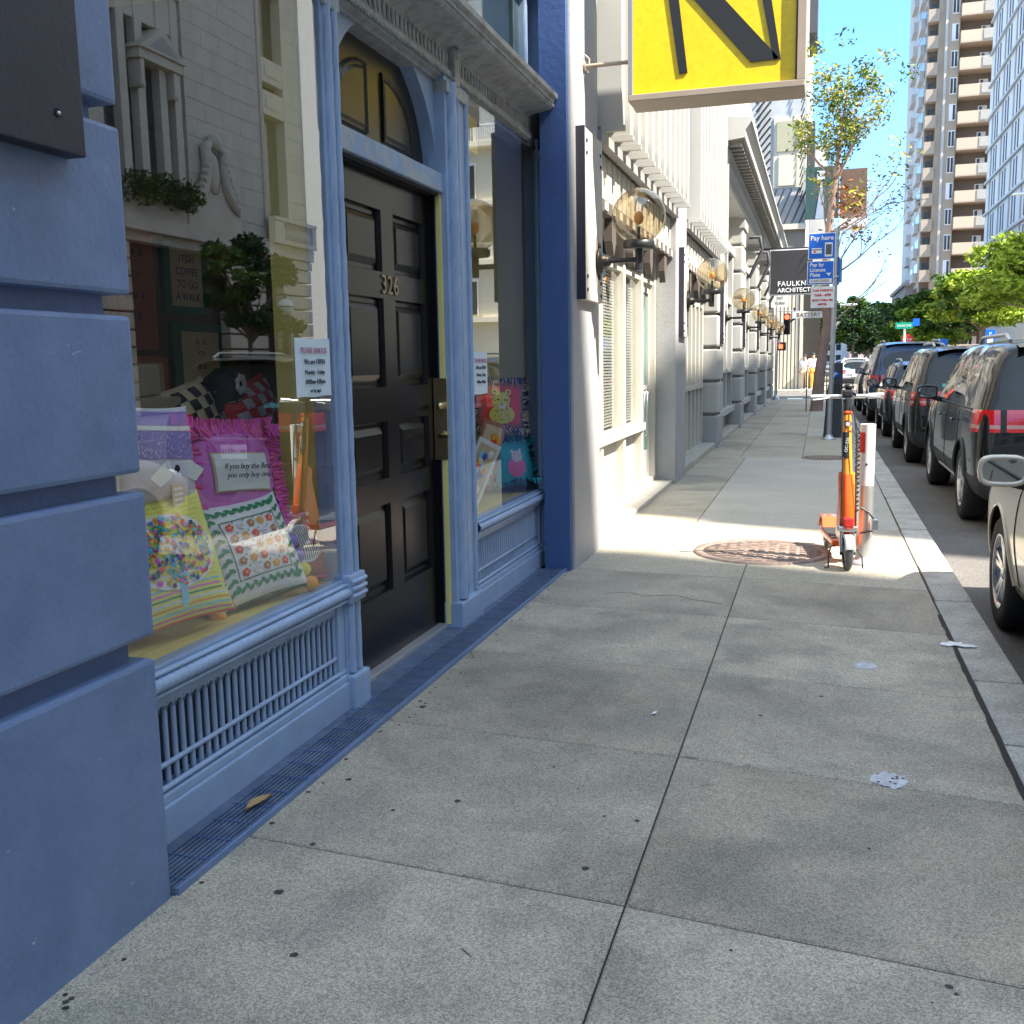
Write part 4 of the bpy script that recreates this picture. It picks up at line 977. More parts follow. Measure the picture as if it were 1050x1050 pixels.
# ------------------------------------------------------------------ parking sign pole at y 19.4
PX, PY = .23, 19.3
t = thing('sign_pole', 'galvanised pole on a round base carrying the blue parking payment signs', 'pole', (PX, PY, 0))
m = MB(); m.tube([(PX-.03, PY, 0), (PX+.02, PY, 3.7)], .045, galv, 14); m.build('pole', t)
m = MB(); m.lathe([(.13, 0), (.13, .02), (.07, .04), (.055, .09)], galv, 18, Matrix.Translation((PX-.03, PY, 0))); m.build('base', t)
m = MB(); 
for z in (3.5, 2.85, 2.4): m.box(PX-.06, PX+.06, PY-.055, PY+.03, z, z+.03, steel)
m.tube([(PX+.02, PY, 3.2), (PX+.1, PY, 3.6), (PX+.5, PY+.3, 3.9)], .012, galv); m.build('clamp', t)
x0, x1 = PX-.46, PX-.0
o = plate('pay_here_sign', 'square blue Pay here sign with phone and card symbols at the top of the pole', 'sign', x0, x1, PY-.07, 3.17, 3.62, wh, [('Pay here', (x0+x1)/2, 3.53, .112)], wh, border=bl_)
m = MB(); m.box(x0+.28, x0+.41, PY-.078, PY-.0725, 3.21, 3.45, wh, b=.002); m.box(x0+.295, x0+.395, PY-.08, PY-.0785, 3.245, 3.42, mat('screen_grey', (.08, .09, .11), .4)); m.box(x0+.06, x0+.23, PY-.077, PY-.0725, 3.27, 3.36, wh); m.box(x0+.06, x0+.23, PY-.079, PY-.0775, 3.325, 3.34, blk); m.box(x0+.09, x0+.13, PY-.079, PY-.0775, 3.285, 3.31, rd); m.build('pictogram', o)
o = plate('pay_by_plate_sign', 'blue Pay by License Plate sign, second from the top on the pole', 'sign', x0-.01, x1-.02, PY-.07, 2.73, 3.14, wh, [('Pay by', x0+.15, 3.075, .09), ('License', x0+.165, 2.985, .09), ('Plate', x0+.125, 2.90, .09)], wh, border=bl_)
m = MB(); m.box(x0+.03, x1-.05, PY-.076, PY-.0725, 2.76, 2.835, wh); text_mb('CA0123003', .062, blk, ((x0+x1)/2-.02, PY-.079, 2.797), (1, 0, 0), (0, 0, 1), m); m.prism([(x0+.31, 2.93), (x0+.40, 2.93), (x0+.355, 2.88)], PY-.078, PY-.0725, wh, 'y'); m.build('pictogram', o)
plate('parking_rules_sign', 'white parking rules sign with red lettering, lowest on the pole', 'sign', x0+.06, x1-.0, PY-.07, 2.33, 2.70, wh, [('2 HR PARKING', (x0+x1)/2+.03, 2.63, .052), ('7AM - 6PM', (x0+x1)/2+.03, 2.55, .062), ('MON THRU FRI', (x0+x1)/2+.03, 2.46, .05), ('METER', (x0+x1)/2+.03, 2.39, .05)], rd)
o = thing('side_facing_sign', 'blue sign seen edge on at the right side of the pole', 'sign', (PX+.05, PY, 2.7))
m = MB(); m.box(PX+.055, PX+.075, PY-.05, PY+.32, 2.74, 3.2, bl_, b=.004); m.box(PX+.075, PX+.12, PY, PY+.3, 2.78, 3.16, mat('steel_blue', (.15, .30, .45), .5)); m.build('plate', o)
# pay station
t = thing('parking_pay_station', 'dark slanted parking pay station with a blue P roundel behind the pole', 'pay station', (PX+.03, 19.9, 0))
m = MB(); kx0, kx1 = .10, .42; km = mat('kiosk_grey', (.04, .05, .06), .5)
m.prism([(kx0, 0), (kx1, 0), (kx1, 1.36), (kx0+.14, 1.36), (kx0+.06, .9)], 19.75, 20.05, km, 'y'); m.build('cabinet', t)
m = MB(); m.lathe([(0, .004), (.065, .004), (.065, 0)], bl_, 20, Matrix.Translation((.285, 19.745, 1.14)) @ Matrix.Rotation(pi/2, 4, 'X')); text_mb('P', .10, wh, (.285, 19.738, 1.14), (1, 0, 0), (0, 0, 1), m); m.build('roundel', t)
m = MB(); m.box(.2, .38, 19.74, 19.75, .8, .98, mat('kiosk_screen', (.02, .03, .03), .15)); m.build('screen', t)

# ------------------------------------------------------------------ foreground post and scooter
t = thing('bollard_post', 'white and silver tubular post standing right of the orange scooter', 'post', (.33, 7.5, 0))
alu = mat('brushed_aluminium', (.60, .60, .58), .38, .8, var=.08)
m = MB(); m.tube([(.33, 7.5, .01), (.335, 7.5, .975)], .052, mat('sleeve_white', (.68, .67, .64), .4, var=.08, vs=5), 28)
m.build('tube', t)
m = MB(); m.tube([(.33, 7.5, .01), (.333, 7.5, .55)], .0535, alu, 28, cap=False); m.build('metal_sleeve', t)
m = MB(); m.lathe([(.13, 0), (.132, .012), (.09, .022), (.06, .03), (.055, .05)], galv, 30, Matrix.Translation((.33, 7.5, 0))); m.build('base_flange', t)
m = MB(); m.grid(lambda a, b: (.33+.0545*cos(-2.7+a*.9), 7.5+.0545*sin(-2.7+a*.9), .78+.14*b), 8, 1, rd); m.build('red_sticker', t)
m = MB(); m.cyl((.33, 7.447, .70), (.33, 7.44, .70), .008, blackm); m.build('bolt', t)
# cable lock on the post
org = mat('orange_paint', (.80, .115, .008), .30, coat=.5, var=.04); org2 = mat('light_orange', (.90, .30, .03), .35, coat=.4)
t = thing('bike_lock', 'black coiled cable lock hanging between scooter and post', 'lock', (.27, 7.4, .5))
pts = []
for k in range(260):
    a = k*.42; z = .92-.0021*k; pts.append((.268+.014*cos(a), 7.40+.014*sin(a), z+.004*sin(a*.5)))
pts = [(.25, 7.33, .99), (.255, 7.36, .96)]+pts
m = MB(); m.tube(pts, .005, blackm, 6); m.build('coiled_cable', t)
m = MB(); m.tube([(.30, 7.44, .40), (.36, 7.44, .36), (.40, 7.43, .30), (.39, 7.43, .24), (.30, 7.44, .22)], .007, blackm, 6); m.build('loop_cable', t)
m = MB(); m.box(.375, .415, 7.415, 7.45, .24, .32, steel, Matrix.Identity(4), .004); m.build('padlock', t)
# scooter: local frame, front wheel at origin, faces -Y, deck runs +Y
sc = thing('electric_scooter', 'orange rental electric scooter parked facing the camera in the sunlit patch', 'scooter', (.215, 7.22, 0), rz=rad(8))
def SB(name, m, parent=sc): return m.build(name, parent, True)
grt = mat('grey_tyre', (.17, .16, .15), .8, bump=.2)
def wheel(mb, y, r=.115, w_=.045, tm=grt):
    T = Matrix.Translation((0, y, r)) @ Matrix.Rotation(pi/2, 4, 'Y')
    mb.lathe([(r*.62, -w_/2), (r*.86, -w_/2*1.05), (r*.97, -w_*.3), (r, 0), (r*.97, w_*.3), (r*.86, w_/2*1.05), (r*.62, w_/2)], tm, 32, T)
    for k in range(40):
        a = 2*pi*k/40; mb.box(-w_*.32, w_*.32, y+r*.985*cos(a)-.003, y+r*.985*cos(a)+.003, r+r*.985*sin(a)-.003, r+r*.985*sin(a)+.003, tm)
    mb.lathe([(0, -w_*.42), (r*.2, -w_*.45), (r*.3, -w_*.3), (r*.63, -w_*.3), (r*.63, w_*.3), (r*.3, w_*.3), (r*.2, w_*.45), (0, w_*.42)], mat('wheel_rim_grey', (.30, .30, .29), .4, .6), 24, T)
m = MB(); wheel(m, 0); SB('front_wheel', m)
m = MB(); wheel(m, .86, .105); SB('rear_wheel', m)
m = MB()
for s_ in (-1, 1):
    m.tube([(s_*.037, 0, .115), (s_*.04, .015, .20), (s_*.036, .03, .27)], [.013, .017, .015], alu, 10); m.cyl((s_*.028, 0, .115), (s_*.05, 0, .115), .014, blackm)
m.box(-.062, .062, -.012, .055, .262, .30, alu, b=.01); SB('front_fork', m)
m = MB(); arc = [( -.128*cos(t_)*1.0, .115+.128*sin(t_)) for t_ in [rad(20+10*k) for k in range(13)]]
vs = []; 
for (yy_, zz) in arc:
    for xx in (-.034, -.026, 0, .026, .034): vs.append((xx, yy_, zz-(.012 if abs(xx) > .03 else 0)))
m.add(vs, [(i*5+j, i*5+j+1, i*5+j+6, i*5+j+5) for i in range(12) for j in range(4)], mat('fender_white', (.55, .53, .50), .4)); SB('front_fender', m)
m = MB()  # lower head tube cover, wide at bottom
m.tube([(0, .028, .275), (0, .045, .36), (0, .075, .52), (0, .10, .64)], [.048, .052, .046, .038], org, 16); m.box(-.035, .035, -.02, .02, .29, .36, rd, b=.012)
m.tube([(0, .10, .62), (0, .15, .90), (0, .175, 1.06)], [.036, .031, .029], org2, 16); SB('stem', m)
m = MB(); m.prism([(.02, .24), (.09, .30), (.16, .62), (.11, .66), (.05, .40)], -.052, -.036, org, 'x'); m.prism([(.02, .24), (.09, .30), (.16, .62), (.11, .66), (.05, .40)], .036, .052, org2, 'x')
m.prism([(.07, .58), (.14, .60), (.24, .22), (.16, .17), (.05, .25)], -.045, .045, org, 'x'); SB('neck_cover', m)
m = MB(); m.grid(lambda a, b: (-.0375*cos(-.6+a*1.2) if 0 else .034*sin(-.9+a*1.3)-.004, .118+.035*b-.034*cos(-.9+a*1.3), .76+.17*b), 6, 2, blackm); text_mb('OC-326', .03, wh, (-.008, .090, .845), (.1, -.05, 1), (-1, 0, 0), m); SB('black_sticker', m)
m = MB(); m.cyl((0, .172, 1.03), (0, .185, 1.15), .030, blackm, 16); m.cyl((0, .17, 1.05), (0, .174, 1.065), .034, mat('orange_ring', (.7, .1, .01), .4)); SB('stem_clamp', m)
m = MB(); m.tube([(-.235, .20, 1.165), (-.10, .185, 1.17), (0, .182, 1.17), (.10, .185, 1.17), (.235, .20, 1.175)], .014, alu, 12)
SB('handlebar', m)
m = MB(); m.tube([(-.24, .20, 1.165), (-.14, .19, 1.168)], .019, alu, 12); SB('hand_grip', m)
m = MB(); m.tube([(.24, .20, 1.175), (.14, .19, 1.171)], .019, alu, 12); SB('hand_grip', m)
m = MB(); m.tube([(-.12, .17, 1.165), (-.15, .135, 1.158), (-.23, .12, 1.15)], .006, galv, 6); m.ball((-.232, .12, 1.15), .009, galv, 8); SB('brake_lever', m)
m = MB(); m.tube([(.12, .17, 1.165), (.15, .14, 1.165), (.21, .13, 1.165)], .006, galv, 6); SB('brake_lever', m)
m = MB(); m.box(-.035, .035, .15, .22, 1.165, 1.215, blackm, b=.012); m.ball((.01, .19, 1.235), .03, blackm, 12, sc=(1.1, 1, .8)); m.tube([(.03, .18, 1.2), (.06, .17, 1.18)], .012, blackm); SB('phone_mount', m)
m = MB(); m.cyl((0, .0, .99) and (0, .145, .99), (0, .12, .985), .022, blackm, 14); m.cyl((0, .12, .985), (0, .117, .985), .016, mat('headlight_lens', (.5, .5, .5), .1), 14); SB('headlight', m)
m = MB(); m.box(-.075, .075, .18, .78, .125, .175, org, b=.015); SB('deck', m)
m = MB(); m.box(-.068, .068, .24, .72, .1755, .180, mat('deck_grip', (.03, .03, .032), .9, bump=.5)); SB('deck_mat', m)
m = MB(); m.prism([(.72, .16), (.80, .25), (.92, .25), (1.0, .16), (.98, .15), (.91, .23), (.81, .23), (.74, .14)], -.055, .055, org, 'x'); m.box(-.03, .03, .985, 1.0, .16, .2, rd); SB('rear_fender', m)
m = MB()
m.tube([(-.04, .2, .13), (-.09, .12, .14), (-.115, .06, .10), (-.12, .03, .008), (-.145, .03, .006)], .006, blackm, 8); m.tube([(.045, .05, .13), (.075, .03, .13), (.10, .02, .08), (.105, .015, .006)], .005, blackm, 8); SB('kickstand', m)
m = MB(); m.tube([(-.03, .13, 1.13), (-.045, .08, .95), (-.04, .05, .7), (-.05, .0, .4), (-.048, 0, .3)], .005, blackm, 6); m.tube([(.035, .14, 1.12), (.052, .08, .9), (.047, .03, .5), (.05, 0, .25)], .005, blackm, 6); SB('brake_cable', m)
m = MB(); m.box(-.07, -.052, .01, .06, .268, .296, alu); SB('reflector', m)

# ------------------------------------------------------------------ cars
carpaint = {}
def paint(name, c, metal=.4): return mat('car_'+name, c, .25, metal, var=.03, coat=.75, spec=.15)
tint = mat('tinted_glass', (.012, .014, .016), .03, var=.02, spec=.5, coat=0.); plastic = mat('black_plastic', (.02, .02, .022), .55); redl = mat('tail_red', (.62, .012, .012), .12, coat=1.); whl = mat('tail_clear', (.50, .30, .28), .15, coat=.5)
rimm = mat('alloy', (.55, .56, .58), .25, .9)
class Car:
    def __init__(s, name, label, cat, x, y, L, W, H, belt, pm, gy, kind='suv', wheels=(.95, 3.9), wr=.35, group='cars parked along the kerb', detail=True):
        s.t = thing(name, label, cat, (x+W/2, y, RZ), group)
        s.L, s.W, s.H = L, W, H; hw = W/2
        # gy: dictionary of window stations
        rear, q1, c0, c1, b0, b1, a0, cowl = gy
        def st(yb, ym_, yt, ztop, hwb, hwt, zb=.24, beltz=belt, wt=None):
            # returns ring pts (x,y,z) j=0..8
            return [(hw*.72*hwb, yb+.04, zb), (hw*.95*hwb, yb, zb+.05), (hw*hwb, yb, .50), (hw*hwb, yb+(ym_-yb)*.3, .76), (hw*.975*hwb, ym_, beltz), (hw*.95*hwb, ym_+.02, beltz+.035),
                    (hw*.80*hwt, yt, ztop-.085), (hw*.70*hwt, yt, ztop-.02), (hw*.35*hwt, yt, ztop)]
        S = []; G = []  # stations and glass flags for segment i->i+1 (j 5)
        if kind == 'suv':
            S.append(st(.05, .10, .30, H-.10, .90, .93)); 
            S.append(st(.00+.06, .14, .34, H-.06, .97, .97))
            S.append(st(.22, .28, .48, H-.02, 1, .99))
        else:
            S.append(st(.05, .10, .20, belt+.10, .90, .93, beltz=belt-.05)); S.append(st(.06, .14, .26, belt+.12, .97, 1.0)); S.append(st(.3, .4, .5, belt+.13, 1, 1.03)); S.append(st(.6, .8, rear-.0, belt+.14, 1, 1.03))
        S.append(st(q1, q1, q1+.12, H if kind == 'suv' else H-.02, 1, 1)); G.append(len(S)-1)
        S.append(st(c0, c0, c0+.03, H+.0, 1, 1))
        S.append(st(c1, c1, c1+.03, H+.005, 1, 1)); G.append(len(S)-1)
        S.append(st(b0, b0, b0-.02, H+.005, 1, 1))
        S.append(st(b1, b1, b1-.03, H, 1, 1)); G.append(len(S)-1)
        S.append(st(a0, a0, a0-.42, H-.03, 1, .985))
        ws = len(S)
        S.append(st(a0+.10, a0+.10, a0-.36, H-.045, 1, .97))
        hz = belt+.06
        def hood(y, z, k): return [(hw*.72*k, y, .24), (hw*.95*k, y, .29), (hw*k, y, .50), (hw*k, y, .74), (hw*.97*k, y, z-.08), (hw*.92*k, y, z-.03), (hw*.75*k, y, z), (hw*.55*k, y+.02, z+.015), (hw*.28*k, y+.03, z+.03)]
        S.append(hood(cowl, hz, 1)); S.append(hood(cowl+.12, hz+.01, 1)); S.append(hood((cowl+L)/2, hz-.03, .995)); S.append(hood(L-.35, hz-.12, .97)); S.append(hood(L-.10, hz-.22, .90)); S.append(hood(L, hz-.32, .80))
        nJ = 9; v = []; f = []; mi = []
        for P in S:
            for p in P: v.append((-p[0], p[1], p[2]))
            for p in P[::-1]: v.append((p[0], p[1], p[2]))
        M_ = 2*nJ
        for i in range(len(S)-1):
            for j in range(M_):
                j2 = (j+1) % M_; a = (i*M_+j, i*M_+j2, (i+1)*M_+j2, (i+1)*M_+j); f.append(a)
                jj = j if j < nJ-1 else (M_-2-j if j < M_-1 else 99)
                g_ = 0
                if jj == 5 and i in G: g_ = 1
                if i == ws and (jj in (6, 7) or j == nJ-1): g_ = 1
                if kind != 'suv' and i == 3 and (jj in (6, 7) or j == nJ-1): g_ = 1
                if j == M_-1 or jj == 0: g_ = 2
                elif jj in (1,) and kind == 'suv': g_ = 2
                mi.append(g_)
        for i, rev in ((0, 0), (len(S)-1, 1)):
            for j in range(nJ-1):
                f.append((i*M_+j, i*M_+j+1, i*M_+M_-2-j, i*M_+M_-1-j)); mi.append((1 if (j == 5 and not rev and kind == 'suv') else (2 if (j < 2) else 0)))
        me = bpy.data.meshes.new('body'); me.from_pydata(v, [], f)
        for mm in (pm, tint, plastic): me.materials.append(mm)
        me.polygons.foreach_set('material_index', mi); me.polygons.foreach_set('use_smooth', [True]*len(f))
        bm = bmesh.new(); bm.from_mesh(me); bmesh.ops.recalc_face_normals(bm, faces=bm.faces[:])
        cl_ = bm.edges.layers.float.get('crease_edge') or bm.edges.layers.float.new('crease_edge')
        for e in bm.edges:
            ms = {x.material_index for x in e.link_faces}
            if len(ms) > 1: e[cl_] = .75
        bm.to_mesh(me); bm.free()
        o = bpy.data.objects.new('body', me); col.objects.link(o)
        sb = o.modifiers.new('s', 'SUBSURF'); sb.levels = 2; sb.render_levels = 2
        cut = MB()
        for wy in wheels:
            cut.tube([(-hw-.3, wy, wr), (-hw+.26, wy, wr)], wr+.055, plastic, 40); cut.tube([(hw-.26, wy, wr), (hw+.3, wy, wr)], wr+.055, plastic, 40)
        co = cut.build('cutter'); bo = o.modifiers.new('b', 'BOOLEAN'); bo.operation = 'DIFFERENCE'; bo.object = co; bo.solver = 'EXACT'
        try: bo.material_mode = 'TRANSFER'
        except Exception: pass
        dg = bpy.context.evaluated_depsgraph_get(); dg.update()
        nm = bpy.data.meshes.new_from_object(o.evaluated_get(dg)); bpy.data.objects.remove(o); bpy.data.objects.remove(co)
        s.body = bpy.data.objects.new('body', nm); col.objects.link(s.body); s.body.parent = s.t
        for p in nm.polygons: p.use_smooth = True
        from mathutils.bvhtree import BVHTree
        bm = bmesh.new(); bm.from_mesh(nm); s.bvh = BVHTree.FromBMesh(bm); bm.free()
        for wy in wheels:
            for sx in (-1, 1): s.wheel(sx*(hw-.125), wy, wr, sx)
        if detail: s.detail(kind, gy, belt, pm, wheels, wr)
    def wheel(s, x, y, r, sx):
        m = MB(); T = Matrix.Translation((x, y, r)) @ Matrix.Rotation(sx*pi/2, 4, 'Y')
        m.lathe([(r*.64, -.11), (r*.9, -.115), (r*.985, -.09), (r, -.04), (r, .04), (r*.985, .09), (r*.9, .112), (r*.72, .11), (r*.64, .10)], rubber, 40, T)
        o = m.build('wheel', s.t, True)
        m = MB(); m.lathe([(r*.65, .10), (r*.67, .108), (r*.63, .108), (r*.60, .06), (r*.60, -.08)], rimm, 40, T)
        m.lathe([(0, .085), (r*.12, .09), (r*.16, .075), (r*.16, .05)], rimm, 20, T); m.lathe([(0, .03), (r*.6, .03)], plastic, 24, T)
        for k in range(5):
            for d in (-.16, .16):
                a = 2*pi*k/5+d; a2 = 2*pi*k/5+d*.9
                c, s_ = cos(a), sin(a); p0 = Vector((r*.10*cos(a2), r*.10*sin(a2), .08)); p1 = Vector((r*.62*c, r*.62*s_, .098)); nn = Vector((-s_, c, 0))*r*.045
                zb = Vector((0, 0, -.03)); m.add([p0-nn, p0+nn, p1+nn, p1-nn, p0-nn+zb, p0+nn+zb, p1+nn+zb, p1-nn+zb], [(0, 1, 2, 3), (0, 4, 5, 1), (1, 5, 6, 2), (2, 6, 7, 3), (3, 7, 4, 0)], rimm, False, T)
        m.build('rim', o, True)
    def drape(s, pts, r, m, name=None, sx=-1, off=0., mb=None):
        out = []
        for i in range(len(pts)-1):
            for k in range(8):
                t = k/8; y = pts[i][0]*(1-t)+pts[i+1][0]*t; z = pts[i][1]*(1-t)+pts[i+1][1]*t
                h = s.bvh.ray_cast(Vector((sx*3, y, z)), Vector((-sx, 0, 0)))
                if h[0]: out.append(h[0]+h[1]*off)
        mb = mb or MB()
        if len(out) > 1: mb.tube(out, r, m, 6)
        return mb
    def rearpt(s, x, z, off=0.):
        h = s.bvh.ray_cast(Vector((x, -2, z)), Vector((0, 1, 0))); return (h[0]+h[1]*off) if h[0] else None
    def detail(s, kind, gy, belt, pm, wheels, wr):
        rear, q1, c0, c1, b0, b1, a0, cowl = gy; hw = s.W/2; t = s.t
        m = MB()
        for ys0 in ([(c0+.05, belt-.02), (c0+.03, .75), (c0-.0, .48), (wheels[0]+wr+.15, .32)], [((b0+b1)/2, belt-.01), ((b0+b1)/2, .32)], [(a0+.05, belt-.01), (a0+.12, .6), (a0+.05, .32)]): s.drape(ys0, .005, dark, mb=m)
        s.drape([(c0-.1, .32), (a0+.1, .32)], .005, dark, mb=m)
        m.build('door_seam', t, True)
        m = MB(); s.drape([(c0+.0, .36), (a0, .36)], .014, steel, mb=m, off=.0)
        m.build('sill_trim', t, True)
        for yh in ((c0+.22), (b1-.25) if 0 else (b0+.40)):
            p = s.drape([(yh, belt-.13), (yh+.2, belt-.13)], .013, pm, off=.028); p.build('door_handle', t, True)
        # window surround
        m = MB(); s.drape([(q1, belt+.015), (a0, belt+.015)], .010, plastic, mb=m); m.build('window_trim', t, True)
        # wheel arch lips
        for wy in wheels:
            m = MB(); pts = []
            for k in range(25):
                a = pi*k/24; y = wy+(wr+.058)*cos(a); z = wr+(wr+.058)*sin(a)
                h = s.bvh.ray_cast(Vector((-3, y+.012*cos(a), z+.012*sin(a))), Vector((1, 0, 0)))
                if h[0] and h[0].x < -hw+.25: pts.append(Vector((h[0].x-.004, y, z)))
            if len(pts) > 3: m.tube(pts, .009 if kind == 'sedan' else .018, pm if kind == 'sedan' else plastic, 8); m.build('wheel_arch', t, True)
        # mirrors
        for sx in (-1, 1):
            m = MB(); mx_ = sx*(hw+.115); my = a0-.15; zc_ = belt+.10
            def rrect(w_, h_, y_, n=20):
                o_ = []
                for q_ in range(n):
                    a_ = 2*pi*q_/n; c_, s2 = cos(a_), sin(a_)
                    o_.append((mx_+w_/2*abs(c_)**.55*(1 if c_ > 0 else -1), y_, zc_+h_/2*abs(s2)**.6*(1 if s2 > 0 else -1)))
                return o_
            rings = [rrect(.185, .105, my-.045), rrect(.205, .13, my-.06), rrect(.225, .155, my-.05), rrect(.225, .155, my-.01), rrect(.19, .13, my+.05), rrect(.10, .07, my+.09), rrect(.01, .01, my+.095)]
            vs = [p for q_ in rings for p in q_]; m.add(vs, [(i*20+k, i*20+(k+1) % 20, (i+1)*20+(k+1) % 20, (i+1)*20+k) for i in range(6) for k in range(20)], pm, True)
            m.tube([(sx*(hw-.08), my+.04, belt+.0), (mx_-sx*.03, my+.01, belt+.05)], .03, plastic)
            o = m.build('side_mirror', t, True)
            m = MB(); g_ = rrect(.19, .11, my-.047); m.add(g_, [tuple(range(20))], mat('mirror_glass', (.55, .58, .6), .03, 1.)); m.build('mirror_glass', o, True)
        # tail lights wrapping the corner
        if kind == 'suv':
            for sx in (-1, 1):
                m = MB(); g0 = []
                nz = 6
                for j in range(nz+1):
                    z = belt-.17+.19*j/nz
                    for i in range(9):
                        x = sx*(hw*.56+(hw*.44)*i/8*.985); 
                        if i <= 5:
                            p = s.rearpt(x, z, .014)
                        else:
                            y = .16+(i-6)*.11; h = s.bvh.ray_cast(Vector((sx*3, y, z)), Vector((-sx, 0, 0))); p = (h[0]+h[1]*.014) if h[0] else None
                        g0.append(p if p else Vector((x, .1, z)))
                for j in range(nz):
                    for i in range(8):
                        a = j*9+i; q_ = [g0[a], g0[a+1], g0[a+10], g0[a+9]]
                        if max(p_.y for p_ in q_) > .75: continue
                        m.add(q_, [(0, 1, 2, 3)], plastic if i == 3 else (whl if j == 1 else redl), True)
                m.build('tail_light', t, True)
            # spoiler, rails, plate, wiper
            m = MB(); m.grid(lambda a, b: (-hw*.62+hw*1.24*a, .22+.22*b, s.H-.035+.03*b-.05*(2*a-1)**2), 12, 3, pm); m.grid(lambda a, b: (-hw*.62+hw*1.24*a, .22+.22*b, s.H-.06+.0*b-.05*(2*a-1)**2), 12, 1, plastic); m.build('spoiler', t, True)
            for sx in (-1, 1):
                m = MB(); m.tube([(sx*hw*.63, q1+.1, s.H-.02), (sx*hw*.64, q1+.25, s.H+.035), (sx*hw*.64, a0-1.0, s.H+.035), (sx*hw*.63, a0-.8, s.H-.02)], .018, plastic if 0 else galv, 8); m.build('roof_rail', t, True)
            m = MB(); p = s.rearpt(0, .68, .02); y = p.y if p else .05
            m.box(-.155, .155, y-.012, y, .60, .75, F['white']); text_mb('7KLM326', .075, mat('plate_ink', (.02, .04, .2), .5), (0, y-.014, .67), (1, 0, 0), (0, 0, 1), m); m.build('number_plate', t, True)
            m = MB(); m.box(-.40, .40, y-.03, y+.02, .80, .825, steel, b=.008); m.build('tailgate_trim', t, True)
            p0 = s.rearpt(0, belt+.05, .02); p1 = s.rearpt(-hw*.4, belt+.14, .02)
            if p0 and p1: m = MB(); m.tube([p0, p1], .009, plastic, 6); m.build('rear_wiper', t, True)
            p0 = s.rearpt(-hw*.55, belt+.08, .008); p1 = s.rearpt(-hw*.35, belt+.08, .008); p2 = s.rearpt(-hw*.35, belt+.13, .008); p3 = s.rearpt(-hw*.55, belt+.13, .008)
            if all((p0, p1, p2, p3)): m = MB(); m.add([p0, p1, p2, p3], [(0, 1, 2, 3)], mat('teal_sticker', (.10, .42, .42), .5)); m.build('window_sticker', t, True)
            # bumper ledge
            m = MB(); pts = []
            for i in range(15):
                x = -hw*.82+hw*1.64*i/14; p = s.rearpt(x, .55, .01)
                if p and p.y < .35: pts.append(p)
            m.tube(pts, .022, plastic, 8); m.build('bumper_strip', t, True)
        else:
            for sx in (-1, 1):
                m = MB(); m.ball((sx*hw*.72, .10, belt-.14), .11, redl, 12, sc=(1.6, .6, .7)); m.build('tail_light', t, True)
            m = MB(); p = s.rearpt(0, .66, .02); y = p.y if p else .05; m.box(-.155, .155, y-.012, y, .58, .73, F['white']); m.build('number_plate', t, True)
        for sx in (-1, 1):
            m = MB(); m.ball((sx*hw*.70, s.L-.16, .70), .12, mat('headlight', (.6, .62, .65), .08, coat=1), 12, sc=(1.2, .8, .55)); m.build('headlight', t, True)
blackcar = paint('black', (.006, .0065, .0065), .0); 
S1 = Car('parked_suv', 'black SUV with big red tail lights parked nearest ahead of the gold sedan', 'car', 1.30, 9.55, 4.85, 1.84, 1.69, 1.05, blackcar, (.2, .55, 1.25, 1.40, 2.18, 2.30, 3.22, 3.62), 'suv', (.98, 3.87), .355)
S2 = Car('parked_suv', 'dark grey green SUV parked second ahead, just beyond the nearest black one', 'car', 1.24, 15.3, 4.6, 1.82, 1.70, 1.04, paint('dark_grey', (.012, .014, .013), .0), (.2, .5, 1.18, 1.32, 2.08, 2.20, 3.05, 3.42), 'suv', (.92, 3.62), .345)
S3 = Car('parked_car', 'low dark hatchback with a blue sky reflection on its roof, third in the parked row', 'car', 1.22, 20.9, 4.1, 1.74, 1.48, .92, paint('midnight', (.03, .035, .045)), (.2, .45, 1.05, 1.18, 1.85, 1.96, 2.75, 3.1), 'suv', (.8, 3.3), .32)
S4 = Car('parked_suv', 'tall dark van like SUV with a blue roof, fourth in the parked row', 'car', 1.15, 26.0, 4.9, 1.95, 1.93, 1.12, paint('steel_blue', (.03, .05, .09)), (.2, .55, 1.25, 1.40, 2.18, 2.30, 3.22, 3.62), 'suv', (.98, 3.87), .36)
S0 = Car('parked_sedan', 'gold beige sedan parked at the right edge closest to the camera', 'car', .985, 2.62, 4.55, 1.80, 1.42, .88, paint('champagne', (.70, .62, .47), .1), (.95, 1.15, 1.55, 1.66, 2.25, 2.36, 3.0, 3.45), 'sedan', (.95, 3.62), .325)
S5 = Car('white_car', 'white hatchback seen from behind on the street beyond the crossing', 'car', 1.0, 58, 4.2, 1.75, 1.60, .95, paint('white', (.75, .75, .74), 0), (.2, .45, 1.05, 1.18, 1.85, 1.96, 2.75, 3.1), 'suv', (.8, 3.3), .32, group='distant cars on the street')
for i, (x, y, c, lab) in enumerate([(1.1, 31.8, (.04, .04, .045), 'black car mostly hidden at the far end of the near parked row'), (2.2, 70, (.30, .32, .36), 'silver car far down the street behind the white hatchback'), (-.0+1.0, 82, (.05, .08, .2), 'small blue car far away by the left kerb'), (5.0, 75, (.12, .02, .02), 'dark red car far off in the middle lane'), (10.6, 84, (.5, .5, .5), 'pale car parked far off on the right kerb'), (10.6, 64, (.03, .03, .03), 'dark car parked across the street near the crossing')]):
    Car('distant_car', lab, 'car', x, y, 4.4, 1.8, 1.5, .93, paint('far%d' % i, c), (.2, .5, 1.1, 1.24, 1.95, 2.06, 2.9, 3.3), 'suv', (.85, 3.5), .33, group='distant cars on the street', detail=False)

